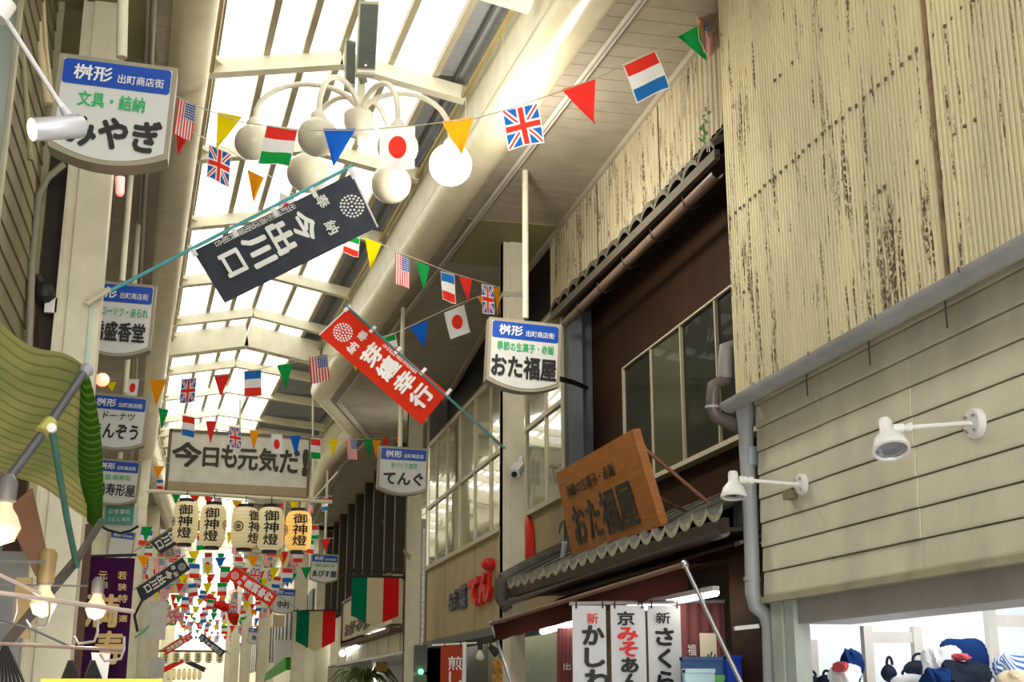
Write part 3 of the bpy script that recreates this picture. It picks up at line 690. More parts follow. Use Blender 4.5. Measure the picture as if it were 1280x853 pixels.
# lettering fitted between the four corners of the board
def quadtext(mb, body, u0, v0, u1, v1, TL, TR, BR, BL, nrm, bold=.02, lean=0.0, m=0):
    vs, fs = glyphs(body, 0.0)
    for k, (ox, oy) in enumerate(strikes(body, u1-u0, v1-v0, bold)):
        out = []
        for x, y in vs:
            uu = u0+ox+(u1-u0)*x; vv = v0+oy+(v1-v0)*y
            out.append(BL.lerp(BR, uu).lerp(TL.lerp(TR, uu), vv)+nrm*(.006+k*.0004))
        mb.add(out, fs, m)
nn = (BR-BL).cross(TL-BL).normalized(); nn = nn if nn.dot(E0-BL) > 0 else -nn
quadtext(mb, '季節の生菓子・赤飯', .10, .66, .72, .80, TL, TR, BR, BL, nn, .012)
quadtext(mb, 'おた福屋', .10, .10, .84, .56, TL, TR, BR, BL, nn, .03)
build('lettering', mb, ink, os_)
for (x0, y0, x1, y1) in ((801, 557, 894, 636), (816, 618, 862, 642)):
    build('brace', B().tube([atX(x0, y0, 3.66), atX(x1, y1, 4.1)], .018, 8), mat('rusty_brace', (.18, .07, .03), .5), os_)
build('hinge', B().tube([atX(801, 556, 3.62), atX(805, 563, 3.62)], .03, 10), grey, os_)
sb = thing('insulator_post', atX(703, 700, 3.75), 'small ribbed electric fitting left of the orange sign', 'fitting')
build('post', B().tube([atX(703, 702, 3.75), atX(706, 678, 3.75)], .03, 8), grey, sb); build('coil', B().tube([atX(706, 678, 3.75), atX(699, 668, 3.75), atX(701, 655, 3.75), atX(707, 650, 3.75)], .012, 6), darkgrey, sb)
build('base', B().tube([atX(694, 708, 3.75), atX(717, 701, 3.75)], .04, 8), mat('fitting_pale', (.5, .46, .36), .6), sb)

# ------------------------------------------------------------------ delicatessen with tall windows
XT = 4.1; tg = thing('shop_building', (XT, 20, 0), 'beige delicatessen facade with two rows of tall windows behind the white column', 'building')
yr = 14.9; yL = 25.0
zs = atX(600, 672, XT).z; zt2 = atX(620, 472, XT).z
zp = atX(537, 802, XT).z
build('facade_panel', B().box((XT, yr, zp), (XT+.15, yL, zs-.05)), plaster, tg)
for yy in (17.6, 20.3, 22.9): build('panel_joint', B().box((XT-.004, yy, zp), (XT+.01, yy+.012, zs-.05)), mat('joint_dark', (.15, .11, .06), .7), tg)
build('dark_upper_wall', B().box((XT+.35, yr, zt2), (XT+.5, yL+.4, EYE+5.65)), black, tg)
build('head_ledge', B().box((XT, yr, zt2+.03), (XT+.4, yL, zt2+.12)), mat('ledge_olive', (.32, .27, .14), .5), tg)
colsY = [yL-.15, 23.9, 22.8, 21.6, 20.3, 19.1, 17.9, 16.8, 15.75, yr+.05]
window(tg, (yL-.12, yr+.05, zs, zt2), XT+.02, colsY, alu, wg_pale, .05, 2)
build('window_sill', B().box((XT-.06, yr, zs-.09), (XT+.05, yL, zs-.045)), alu, tg)
build('shopfront_lintel', B().box((XT-.05, yr, zp-.12), (XT+.6, yL, zp-.0)), darkgrey, tg)
build('back_wall', B().box((XT+1.2, yr, 0), (XT+1.3, yL, zp)), mat('shop_green_grey', (.34, .42, .36), .5), tg)
build('side_wall', B().box((XT, yL-.1, 0), (XT+1.3, yL, zp)).box((XT, yL-.1, 0), (XT+.5, yL+.2, EYE+6)), mat('mauve_grey', (.2, .18, .17), .5), tg)
build('inner_partition', B().box((XT+.2, yr+.5, 0), (XT+.9, yr+.6, zp)), mat('mauve_grey', 0), tg)
def facadetext(body, x0, y0, x1, y1, X, mt, bold, parent, depth=.04, name='raised_lettering'):
    vs, fs = glyphs(body, bold)
    # perspective-true rectangle on plane X=const
    p00 = atX(x0, y1[0], X); p01 = atX(x0, y0[0], X); Yl = p00.y; Yr = atX(x1, (y0[1]+y1[1])/2, X).y
    zb0, zt0 = atX(x0, y1[0], X).z, atX(x0, y0[0], X).z; zb1, zt1 = atX(x1, y1[1], X).z, atX(x1, y0[1], X).z
    out = []; 
    for x, y in vs: out.append(Vector((X, Yl+(Yr-Yl)*x, (zb0*(1-x)+zb1*x)+((zt0-zb0)*(1-x)+(zt1-zb1)*x)*y)))
    mb = B(); k = len(out); mb.add([p-Vector((depth, 0, 0)) for p in out], fs)
    # side walls from boundary edges
    cnt = {}
    for f in fs:
        for i in range(len(f)):
            e = (f[i], f[(i+1) % len(f)]); cnt[tuple(sorted(e))] = cnt.get(tuple(sorted(e)), 0)+1
    be = [e for e, c in cnt.items() if c == 1]
    mb.add(out+[p-Vector((depth, 0, 0)) for p in out], [(a, b, b+k, a+k) for a, b in be])
    return build(name, mb, mt, parent)
facadetext('お惣菜', 562, (744, 728), 585, (766, 760), XT, mat('blue_grey_letter', (.08, .10, .14), .4), .05, tg)
facadetext('てん', 590, (723, 712), 618, (762, 752), XT, red_t, .06, tg, .08)
fr = atX(612, 706, XT-.06)
build('red_disc_mark', B().sphere(fr, .13, 20, sq=.75).tube([fr, fr+Vector((0, 0, -.35))], .035, 8), red_t, tg, smooth=True)
mm = atX(657, 690, XT-.05)
build('red_oval_mark', B().lathe(mm, (1, 0, 0), [(0, -.06), (.2, -.05), (.28, 0), (.28, .04)], 24), red_t, tg)
for v in tg.children:
    if v.name.startswith('red_oval'): v.scale = (1, 1.15, 1.7)
build('flat_eyelet', B().tube([atX(655, 700, XT-.02), atX(655, 712, XT-.02)], .02, 6), dark, tg)
# red brown hanging banner and bulb lamp under it
vb = vbanner(551, 580, 806, 900, [('煎', 560, 821, 577, 838, white, .01), ('し', 561, 840, 577, 856, white, .01)], 'brick red hanging banner with white lettering below the beige facade', Y=16.5, mt=cloth('brick_cloth', (.42, .07, .03), .3), group=None)
build('pole', B().tube([at(540, 807, 16.5), at(596, 804, 16.5)], .012, 6).tube([at(581, 803, 16.45), at(579, 900, 16.45)], .028, 8), white, vb)
def bulb(x, y, Y, r, label, lit=False, s=1.0, drop=.0, tilt=0):
    c = at(x, y, Y); th = thing('bulb_lamp', c, label, 'lamp')
    m_ = emis('lit_bulb', (1, .82, .55), 22*LAMP) if lit else mat('unlit_bulb', (.55, .6, .42), .2)
    build('bulb', B().lathe(c, (tilt, 0, 1), [(0, -r), (r*.75, -r*.75), (r, -r*.2), (r*.8, r*.5), (r*.45, r*1.1), (r*.4, r*1.5)], 18), m_, th, smooth=True)
    build('socket', B().lathe(c, (tilt, 0, 1), [(r*.5, r*1.4), (r*.55, r*2.0), (r*.5, r*2.8), (0, r*2.9)], 14), black if not lit else steel, th, smooth=True); return th
bulb(600, 821, 16, .055, 'unlit pale bulb hanging right of the brick red banner')
tl_ = thing('clamp_lamp', at(618, 812, 15), 'black clip lamp beside the awning arm', 'lamp')
build('head', B().tube([at(612, 808, 15), at(622, 818, 15)], [.03, .055], 10), black, tl_); build('stem', B().tube([at(612, 808, 15), at(616, 798, 15)], .01, 6), black, tl_)
op = thing('menu_board', at(621, 850, 15.2), 'orange and yellow printed menu board beside the shop', 'board')
build('board', B().box((at(616, 850, 15.2).x, 15.2, .6), (at(628, 850, 15.2).x, 15.24, at(620, 824, 15.2).z)), mat('menu_orange', (.55, .25, .05), .5, var=.6, scale=20), op)

# ------------------------------------------------------------------ louvred restaurant building beyond, right
XL = 4.4; lv = thing('shop_building', (XL, 38, 0), 'building with tall dark louvres over a lit shop, beyond the cream column', 'building')
Ya = 27.0; Yb = 47.0
zL = atX(470, 748, XL).z
build('louvre_backing', B().box((XL+.02, Ya, zL), (XL+.2, Yb, EYE+5.8)), winglass('arcade_mirror_glass', (.10, .10, .05)), lv)
xs_ = [401, 409, 416, 424, 432, 442, 452, 463, 475, 490, 503]
for i, x in enumerate(xs_):
    Y = at(x, 650, 10).y; Y = atX(x, 650, XL-.1).y
    build('louvre', B().box((XL-.28, Y-.13, zL), (XL+.02, Y+.13, EYE+5.6)), mat('louvre_brown', (.05, .04, .028), .6), lv)
    if i % 2 == 0: build('louvre_rail', B().box((XL-.06, Y-.6, EYE+4.2+.0), (XL+.0, Y+1.6, EYE+4.3)), mat('louvre_brown', 0), lv)
build('facade_band', B().box((XL-.05, Ya, EYE+.9), (XL+.12, Yb, zL)), cream, lv)
for k in range(9): build('band_joint', B().box((XL-.056, Ya+1+k*2, EYE+.9), (XL-.045, Ya+1.02+k*2, zL)), darkgrey, lv)
# shop name board
p0 = atX(427, 804, XL-.35); p1 = atX(489, 777, XL-.35); zt3 = atX(427, 757, XL-.35).z
build('name_board', B().box((XL-.34, p1.y, (p0.z+p1.z)/2), (XL-.1, p0.y, zt3)), mat('board_pale_olive', (.50, .47, .32), .5), lv)
build('name_board_frame', B().box((XL-.38, p1.y, p0.z-.14), (XL-.1, p0.y+.05, p0.z-.04)).box((XL-.38, p1.y, zt3), (XL-.1, p0.y+.05, zt3+.08)).box((XL-.38, p0.y-.05, p0.z-.1), (XL-.1, p0.y+.1, zt3)), mat('board_frame_brown', (.10, .04, .025), .5), lv)
facadetext('お好み焼', 431, (782, 764), 462, (798, 785), XL-.345, mat('letter_olive_dark', (.10, .09, .05), .5), .03, lv, .02)
# lit shop below
zl0 = atX(450, 800, XL).z
build('shop_ceiling', B().box((XL-.1, Ya, EYE+.82), (XL+2.5, Yb, EYE+.88)), mat('metal_ceiling', (.55, .55, .56), .3), lv)
build('shop_back', B().box((XL+1.6, Ya, 0), (XL+1.7, Yb, EYE+.85)), mat('shop_back_pale', (.6, .62, .6), .5), lv)
for (x0, y0, x1, y1) in ((433, 812, 446, 806), (452, 803, 464, 797), (467, 796, 481, 789)):
    build('shop_lamp', B().tube([atX(x0, y0, XL-.15), atX(x1, y1, XL-.15)], .032, 8), emis('shop_lamp_white', (.97, .98, 1), 3*LAMP), lv)
bl = atX(428, 817, XL-.2); build('round_lamp', B().sphere(bl, .10, 14), emis('shop_lamp_white', 0, 0), lv, smooth=True)
tilem2 = mat('white_wall_tile', (.66, .64, .54), .3)
build('tiled_pier', B().box((XL-.1, Yb-3, 0), (XL+1.0, Yb, EYE+.85)), mat('grout', (.3, .28, .22), .7), lv)
mb = B()
for r in range(12):
    for k in range(6): mb.box((XL-.1+k*.2+.01, Yb-3.02, .3+r*.2), (XL-.1+k*.2+.19, Yb-2.99, .3+r*.2+.18))
build('pier_tiles', mb, tilem2, lv, kind='stuff')
# small tile strip right of column 2
ts = thing('tiled_pilaster', at(533, 700, 25.6), 'narrow white tiled pilaster right of the second cream column', 'pilaster')
mb = B(); xa = at(528, 700, 25.4).x; xb = at(537, 700, 25.4).x
for r in range(34): mb.box((xa, 25.38, .3+r*.13), (xb, 25.44, .3+r*.13+.115))
build('tile', mb, tilem2, ts, kind='stuff'); build('pilaster', B().box((xa-.01, 25.42, 0), (xb+.01, 25.6, EYE+3.3)), mat('grout', 0), ts)
hv = thing('hanging_plant', at(455, 845, 40), 'spiky green plant at the bottom under the lit shop', 'plant')
pc = at(455, 862, 40)
for k in range(34):
    a_ = 2*pi*k/34*3.1; l = random.uniform(.45, .95); dx = Vector((cos(a_)*l, sin(a_)*l*.5, 0))
    pts = [pc, pc+dx*.45+Vector((0, 0, .45*l+.2)), pc+dx*.85+Vector((0, 0, .5*l+.1)), pc+dx*1.25+Vector((0, 0, .15))]
    build('leaf', B().tube(pts, [.03, .05, .035, .006], 4), mat('leaf_green', (.13, .20, .05), .5), hv)
build('pot', B().lathe(pc+Vector((0, 0, -.5)), (0, 0, 1), [(0, 0), (.22, 0), (.3, .5), (.28, .5), (0, .45)], 16), mat('pot_terracotta', (.3, .12, .06), .7), hv)
yb_ = thing('small_sign', at(483, 834, 38), 'small yellow hanging board in the lit shop', 'sign'); build('board', B().box((at(470, 840, 38).x, 38, at(470, 840, 38).z), (at(484, 830, 38).x, 38.05, at(470, 828, 38).z)), mat('yellow_board', (.55, .35, .05), .5), yb_)
build('hook', B().tube([at(482, 830, 38), at(482, 824, 38)], .03, 6), black, yb_)
# cabinet / dark green device on column 2
cb = thing('utility_box', at(527, 830, 23.5), 'olive grey metal box fixed to the second cream column', 'box')
a_ = at(518, 807, 23.6); b_ = at(532, 840, 23.6); build('case', B().box((a_.x, 23.45, b_.z), (b_.x, 23.65, a_.z)), mat('olive_grey', (.13, .13, .11), .5), cb)
build('lower_case', B().box((a_.x, 23.45, b_.z-.5), (b_.x, 23.65, b_.z-.06)), mat('olive_grey', 0), cb)
build('green_light', B().sphere(at(526, 840, 23.4), .05, 10), emis('green_led', (.05, .9, .3), 1.2), cb)
# italian-style cloth flags
def pflag(x0, x1, y0, yside, ytip, Y, label, arm):
    fr = Fr(at(x0, y0, Y), (1, 0, 0), (0, 0, 1)); W_ = fr.px(x1, y0)[0]; hs = -fr.px(x0, yside)[1]; ht = -fr.px((x0+x1)/2, ytip)[1]
    th = thing('tricolour_flag', fr.p(W_/2, 0), label, 'flag', 'green white red cloth flags with pointed hems')
    ms = [cloth('flag_cloth_green', (.005, .16, .08), .25), cloth('flag_cloth_cream', (.62, .54, .32), .25), cloth('flag_cloth_red', (.62, .015, .015), .25)]
    sp = [0, .325, .67, 1.0]
    for k in range(3):
        def fn(u, v, k=k):
            uu = sp[k]+(sp[k+1]-sp[k])*u; hh = hs+(ht-hs)*(1-abs(uu-.5)*2)*1.0
            if k == 1: hh = min(hh*1.0, ht)
            return fr.p(W_*uu, -hh*v, .02*sin(uu*7+1)*v)
        build('stripe', B().grid(fn, 8, 8), ms[k], th, smooth=True)
    build('pole', B().tube([at(arm[0], arm[1], Y), at(arm[2], arm[3], Y)], .022, 8), black, th)
    build('bracket', B().prism([at(arm[2]-6, arm[3], Y), at(arm[2], arm[3]-4, Y), at(arm[2], arm[3]+4, Y)], Vector((0, .05, 0))), black, th)
    return th
pflag(440, 499, 722, 770, 783, 23.7, 'green white red cloth flag, the larger one, beside the second cream column', (428, 720, 506, 722))
pflag(371, 420, 763, 802, 815, 41.2, 'green white red cloth flag, the smaller one, left of the name board', (350, 764, 426, 763))
ar = thing('iron_arrow', at(470, 716, 23.7), 'black iron arrow above the larger cloth flag', 'bracket')
build('shaft', B().tube([at(440, 714, 23.7), at(506, 716, 23.7)], .016, 6), black, ar); build('head', B().prism([at(437, 713.5, 23.7), at(443, 710, 23.7), at(443, 717, 23.7)], Vector((0, .03, 0))), black, ar)
# rope tie on column 2
rp = thing('rope_tie', at(509, 693, 23.6), 'brown rope tied round the second cream column', 'rope'); build('rope', B().tube([at(504, 688, 23.6), at(514, 696, 23.6), at(505, 692, 23.6), at(513, 699, 23.6)], .02, 6), woodl, rp)

# ------------------------------------------------------------------ far right row of shops
def slab(name, x0, x1, ytop, ybot, Y, m, label, cat, thick=.1, parent=None, group=None):
    a_ = at(x0, ytop, Y); b_ = at(x1, ybot, Y); th = thing(name, ((a_.x+b_.x)/2, Y, min(a_.z, b_.z)), label, cat, group)
    build('panel', B().box((a_.x, Y, b_.z), (b_.x, Y+thick, a_.z)), m, th); return th
fb = thing('wall_right', (4.2, 65, 0), kind='structure')
build('facade', B().box((RX(4.9, 50)+.4, 47.2, 0), (RX(4.9, 50)+1.0, 60, EYE+5.8)).box((RX(4.7, 60)+.6, 60, 0), (RX(4.7, 60)+1.2, 84, EYE+5.8)), cream, fb)
for k in range(12):
    y = 48+k*3; build('window_bay', B().box((RX(4.9, 50)+.32, y, EYE+1.6), (RX(4.9, 50)+.45, y+1.7, EYE+3.6)), darkgrey, fb)
for k, (x, Y) in enumerate(((316, 60), (303, 68), (296, 76))):
    column(x, Y, ['cream column right of the dark far banner', 'cream column, third from the far end at right', 'cream column nearest the far end at right'][k], w=.45)
slab('wall_sign', 344, 368, 800, 835, 53, mat('pale_sign_panel', (.62, .62, .58), .4), 'tall pale panel sign above the bright green awning', 'sign', .2)
ga = thing('shop_awning', at(350, 840, 47), 'bright green shop awning far down the right side', 'awning')
a_ = at(330, 852, 52); b_ = at(357, 838, 48); c_ = at(357, 822, 48); d_ = at(332, 842, 52); e_ = at(371, 822, 48.3); f2 = at(371, 838, 48.3)
build('front_sheet', B().prism([a_, b_, c_, d_], Vector((.05, .05, 0))), cloth('awning_green_pale', (.25, .55, .22), .3), ga)
build('side_sheet', B().prism([b_, f2, e_, c_], Vector((0, .05, 0))), cloth('awning_green', (.07, .42, .03), .3), ga)
lg = thing('paper_sign_lamp', at(348, 775, 47), 'small square beige lamp box below the small blue sign', 'lamp'); a_ = at(342, 769, 47); b_ = at(355, 784, 47)
build('box', B().box((a_.x, 47, b_.z), (b_.x, 47.3, a_.z)), mat('lamp_paper', (.55, .45, .28), .6), lg)
build('far_facade', B().box((RX(4.0, 84), 78, 0), (RX(4.0, 84)+1.0, 112, EYE+6.2)), cream, fb)
for k in range(10): build('far_window_bay', B().box((RX(4.0, 84)-.05, 79+k*3.2, EYE+1.2), (RX(4.0, 84)+.1, 80.6+k*3.2, EYE+3.2)), darkgrey, fb)
build('far_facade', B().box((-2.6, 84, 0), (-1.7, 112, EYE+6.2)), cream, fb)
end = thing('wall_back', (1, 112, 0), kind='structure'); build('end_wall', B().box((-4, 112, 0), (6, 112.3, 5.0)), mat('far_end', (.7, .66, .5), .6), end)

# ------------------------------------------------------------------ arcade shop signs hanging from poles
random.seed(5)
def street_sign(x0, ytl, x1, ytr, ybot, Y, rows, label, pole_px=None, head='桝形', head2='出町商店街', yside=None, pole_to=5.6, backlit=False, poly=None):
    fr = Fr(at(x0, ytl, Y), (at(x1, ytr, Y)-at(x0, ytl, Y)), (0, 0, 1))
    fr.v = (Vector((0, 0, 1)) - fr.u*fr.u.z).normalized(); fr.n = fr.u.cross(fr.v)
    Wd = fr.px(x1, ytr)[0]; Hb = -fr.px((x0+x1)/2, ybot)[1]; Hs = Hb*.88
    T = .16
    th = thing('shop_sign', fr.p(Wd/2, -Hb), label, 'sign', 'hanging arcade shop signs')
    def outline(i):
        pts = [(i, -i), (Wd-i, -i)]; n = 14
        for k in range(n+1):
            a_ = k/n; x = (Wd-i)-(Wd-2*i)*a_; s = 2*a_-1; pts.append((x, -(Hs-i)-(Hb-Hs)*(1-s*s)))
        return pts
    build('case', B().prism([fr.p(a, b, 0) for a, b in outline(0)], -fr.n*T), mat('sign_case_cream', (.33, .29, .20), .4, dirt=.3), th)
    build('face', B().prism([fr.p(a, b, .006) for a, b in outline(Wd*.04)][::-1], -fr.n*.01), signw, th)
    i = Wd*.045; hh = Hb*.235; r = Wd*.03; pts = []
    for cx, cy, s0 in ((Wd-i-r, -i-r, 0), (i+r, -i-r, 90), (i+r, -i-hh+r, 180), (Wd-i-r, -i-hh+r, 270)):
        for k in range(4): a_ = radians(s0+30*k); pts.append(fr.p(cx+r*cos(a_), cy+r*sin(a_), .012))
    hd = build('header', B().prism(pts[::-1], -fr.n*.004), blue, th)
    mb = B(); text(mb, fr, head, Wd*.14, -i-hh*.80, Wd*.46, -i-hh*.20, c=.016, bold=.02); build('header_lettering', mb, white, hd); mb = B(); text(mb, fr, head2, Wd*.51, -i-hh*.78, Wd*.90, -i-hh*.42, c=.016, bold=.01)
    build('header_lettering', mb, white, hd)
    for (body, u0, v0, u1, v1, col, bd) in rows:
        mb = B(); text(mb, fr, body, Wd*u0, -Hb*v1, Wd*u1, -Hb*v0, c=.014, bold=bd); build('lettering', mb, col, th)
    if pole_px:
        pxx, pyb = pole_px; b_ = at(pxx, pyb, Y+.1); build('pole', B().tube([b_, Vector((b_.x, b_.y, EYE+pole_to))], .035, 12), cream, th, smooth=True)
    return th
s1 = street_sign(75, 66, 222, 85, 208, 7.9, [('文具・結納', .20, .34, .76, .48, green_t, .02), ('みやぎ', .14, .56, .92, .85, ink, .04)], 'largest hanging sign, at upper left, behind the silver lamp', None)
b_ = at(150, 66, 8.0); build('pole', B().tube([at(152, 72, 8.0), at(155, -60, 8.0)], .035, 12), cream, s1, smooth=True)
build('red_lamp', B().tube([at(150, 222, 7.9), at(150, 241, 7.9)], [.03, .026], 12).sphere(at(150, 241, 7.9), .026, 10), emis('red_lamp', (.9, .02, .01), .6), s1, smooth=True)
street_sign(106, 349, 196, 357, 446, 13.0, [('線香・ローソク・あられ', .03, .34, .92, .47, green_t, .015), ('橋盛香堂', .16, .55, .90, .80, ink, .03)], 'hanging sign with black lettering beside the white left pillar, below the largest sign', (152, 352))
street_sign(112, 490, 187, 497, 563, 15.6, [('ドーナツ', .28, .33, .80, .46, ink, .01), ('きんぞう', .12, .54, .88, .80, ink, .03)], 'hanging sign right of the green striped awning, second below the largest sign', (156, 492))
street_sign(118, 572, 177, 577, 632, 19.5, [('大皿 焼寿司', .15, .34, .80, .46, green_t, .01), ('満寿形屋', .12, .54, .94, .80, ink, .02)], 'hanging sign above the small teal board, right of the green awning', (150, 574))
street_sign(612, 396, 702, 406, 490, 13.0, [('季節の生菓子・赤飯', .12, .33, .90, .45, green_t, .015), ('おた福屋', .06, .52, .94, .82, ink, .035)], 'hanging sign in front of the large white column, near the middle', (657, 398))
street_sign(474, 557, 536, 561, 619, 18.6, [('手づくり惣菜', .25, .34, .78, .46, green_t, .01), ('てんぐ', .12, .54, .90, .80, ink, .035)], 'hanging sign right of the red banner lower end, before the second cream column', (500, 560))
street_sign(389, 692, 424, 694, 729, 33.5, [('雑貨 化粧 小物', .18, .34, .85, .46, green_t, .01), ('ゑびす屋', .08, .58, .94, .80, ink, .03)], 'small hanging sign right of the rightmost lantern', (406, 694))
street_sign(342, 735, 370, 737, 768, 40, [('中村', .25, .50, .78, .78, ink, .03)], 'small hanging sign right of the red banner, left of the cream column', (352, 736))
street_sign(311, 785, 327, 786, 806, 56, [('魚', .3, .45, .7, .75, ink, .02)], 'tiny hanging sign far down the right side, uppermost of the far pair', None)
street_sign(291, 803, 302, 804, 818, 74, [], 'tiny hanging sign farthest down the right side', None)
street_sign(139, 662, 170, 666, 700, 26, [], 'mostly hidden hanging sign above the purple curtain', None)
# small teal board
fr = Fr(at(132, 633, 19.8), (1, 0, 0), (0, 0, 1)); a1, b1 = fr.px(166, 656); tb_ = thing('notice_board', fr.p(a1/2, b1), 'small teal notice board with white lettering under the hanging sign', 'board')
build('board', B().prism([fr.p(0, 0), fr.p(a1, 0), fr.p(a1, b1), fr.p(0, b1)], Vector((0, .04, 0))), mat('teal_board', (.06, .32, .24), .5), tb_)
mb = B(); text(mb, fr, 'お食事処', a1*.12, b1*.42, a1*.88, b1*.14, c=.006); text(mb, fr, 'うどん 寿司', a1*.12, b1*.85, a1*.88, b1*.62, c=.006); build('lettering', mb, white, tb_)
sa = thing('shop_sign', at(150, 665, 19.7), 'cream sign body with curved black lower edge below the teal board', 'sign'); a_ = at(129, 634, 19.9); b_ = at(172, 668, 19.9)
pts = [at(129, 634, 19.86), at(172, 634, 19.86), at(172, 658, 19.86), at(162, 665, 19.86), at(150, 668, 19.86), at(138, 664, 19.86), at(129, 656, 19.86)]
build('body', B().prism(pts, Vector((0, .12, 0))), signw, sa); build('edge', B().tube([at(124, 657, 19.8), at(135, 663, 19.8), at(150, 667, 19.8), at(163, 664, 19.8), at(173, 658, 19.8)], .02, 6), black, sa)

# ------------------------------------------------------------------ left side
wl = thing('wall_left', (-1.7, 12, 0), kind='structure')
XW = -1.50
teal = mat('teal_panel', (.16, .24, .22), .4)
yt0 = atX(-60, 200, XW).y; yt1 = atX(9, 200, XW).y; yb1 = atX(42, 300, XW).y
build('teal_panel', B().box((XW-.1, yt0, EYE+1.9), (XW, yt1-.25, EYE+5.6)), teal, wl)
build('panel_frame', B().box((XW-.1, yt1-.22, EYE+1.9), (XW+.02, yt1-.12, EYE+5.6)), alu, wl)
bm = mat('grey_beige_lap_board', (.27, .24, .14), .6, dirt=.5)
z = EYE+1.7
while z < EYE+5.5:
    build('lap_board', B().prism([Vector((XW+.014, yt1-.1, z)), Vector((XW, yt1-.1, z+.17)), Vector((XW-.05, yt1-.1, z+.17)), Vector((XW-.05, yt1-.1, z))], Vector((0, yb1-yt1+.1, 0))), bm, wl); z += .172
build('lap_end', B().box((XW-.05, yb1, EYE+1.7), (XW+.06, yb1+.06, EYE+5.6)), mat('corner_strip', (.36, .33, .2), .5), wl)
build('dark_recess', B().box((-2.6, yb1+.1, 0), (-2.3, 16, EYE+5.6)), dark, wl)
build('facade', B().box((-2.75, 15.5, 0), (-2.35, 24, EYE+5.7)).box((-3.4, 24, 0), (-2.9, 40, EYE+5.7)).box((-3.4, 40, 0), (-2.5, 84, EYE+5.7)), cream, wl)
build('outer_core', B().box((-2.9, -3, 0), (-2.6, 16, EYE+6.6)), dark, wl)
build('lower_wall', B().box((XW-.15, 7.0, 0), (XW-.0, yb1, EYE+1.7)), mat('left_shop_grey', (.30, .30, .28), .6), wl)
build('brown_post', B().box((-1.66, 11.5, 0), (-1.52, 11.65, EYE+5.6)), mat('brown_post_paint', (.10, .04, .02), .5), wl)
# items in the dark recess
def pipe(nm, pts, r, m_, label, cat='pipe'):
    o = build(nm, B().tube(pts, r, 12), m_, smooth=True); tag(o, label, cat); return o
pipe('conduit', [at(36, 440, 10.2), at(40, 330, 10.2), at(48, 245, 10.2), at(60, 222, 10.2), at(80, 205, 10.2)], .028, mat('conduit_weathered', (.30, .29, .22), .5), 'weathered conduit bending behind the largest hanging sign')
pipe('beige_pipe', [at(45, -20, 9.6), at(50, 60, 9.6), at(60, 130, 9.6)], .032, mat('warm_beige_pipe', (.75, .62, .38), .35), 'thicker warm beige pipe at upper left')
pipe('beige_pipe', [at(53, -20, 9.6), at(58, 60, 9.6), at(66, 130, 9.6)], .014, mat('warm_beige_pipe', 0), 'thinner warm beige pipe at upper left')
pipe('corner_pipe', [at(24, -20, 9.0), at(28, 60, 9.0), at(33, 130, 9.0), at(38, 200, 9.0)], .018, mat('olive_pipe', (.36, .33, .16), .5), 'olive strip pipe beside the lap boards at upper left')
o = build('dark_beam', B().bar(at(50, -20, 10.5), at(75, 450, 10.5), .28, .12, upv=Vector((0, 1, 0))), dark); tag(o, 'dark wooden post between the lap boards and the white pillar', 'post')
o = build('partition_board', B().quad(at(56, 292, 10.9), at(84, 300, 10.9), at(84, 420, 10.9), at(56, 420, 10.9)).box(at(56, 420, 10.9), at(84, 292, 10.9)+Vector((0, .05, 0))), mat('beige_panel', (.45, .34, .18), .6)); tag(o, 'beige panel behind the white left pillar', 'panel')
cm = thing('wall_fixture', at(66, 385, 10.3), 'white bracket with a black fitting left of the white pillar', 'fixture')
build('plate', B().box(at(55, 390, 10.3), at(72, 373, 10.3)+Vector((0, .04, 0))), white, cm); build('fitting', B().sphere(at(55, 366, 10.3), .09, 12).tube([at(55, 366, 10.3), at(46, 345, 10.3)], .05, 8), black, cm)
# silver cylinder lamp on arm, nearest left
Yl = 5.6; sl = thing('cylinder_lamp', at(70, 160, Yl), 'silver cylinder lamp on a long arm in front of the largest hanging sign', 'lamp')
silv = mat('silver_paint', (.62, .62, .66), .35, .3)
p = at(40, 162, Yl-.05); q_ = at(103, 158, Yl+.05)
build('housing', B().lathe(p, q_-p, [(.0, .03), (.045, .03), (.049, 0), (.052, .004), (.052, (q_-p).length-.01), (.047, (q_-p).length), (0, (q_-p).length)], 28), silv, sl, smooth=True)
build('lamp_face', B().lathe(p, q_-p, [(0, .012), (.046, .012)], 24), emis('warm_face', (1, .7, .25), 8*LAMP), sl)
build('arm', B().tube([at(-12, -5, Yl-.5), at(2, 16, Yl-.4), at(78, 135, Yl)], .011, 10), white, sl, smooth=True)
build('neck', B().tube([at(76, 130, Yl), at(80, 138, Yl), at(86, 146, Yl)], [.013, .018, .02], 10), silv, sl, smooth=True)
build('wall_mount', B().lathe(at(-4, 8, Yl-.45), (.3, 0, 1), [(0, -.05), (.06, -.05), (.07, .03), (0, .05)], 18), white, sl, smooth=True)

# green striped awning at left
tt = NT('green_striped_canvas'); u, v = tt.uv(); f0 = tt.noise(2.0, 5, (1, 1, 8)); 
nv = tt.ma('ADD', tt.ma('MULTIPLY', v, 17.0), tt.ma('MULTIPLY', tt.noise(2, 2), .8)); fr_ = tt.ma('FRACT', nv); st = tt.ramp(tt.ma('ABSOLUTE', tt.ma('SUBTRACT', fr_, .5)), .34, .47)
c = tt.mix(st, (.52, .48, .19), (.28, .28, .09)); g2 = tt.ramp(tt.noise(1.3, 2), .45, .6); c = tt.mix(tt.ma('MULTIPLY', g2, .5), c, (.16, .26, .09)); canv = cloth_sh(tt, c, .45)
gaw = thing('awning', at(60, 540, 7.2), 'green striped canvas awning at the left edge', 'awning')
c00 = at(-60, 372, 6.2); c10 = at(106, 462, 7.4); c01 = at(-60, 560, 8.2); c11 = at(128, 652, 9.4)
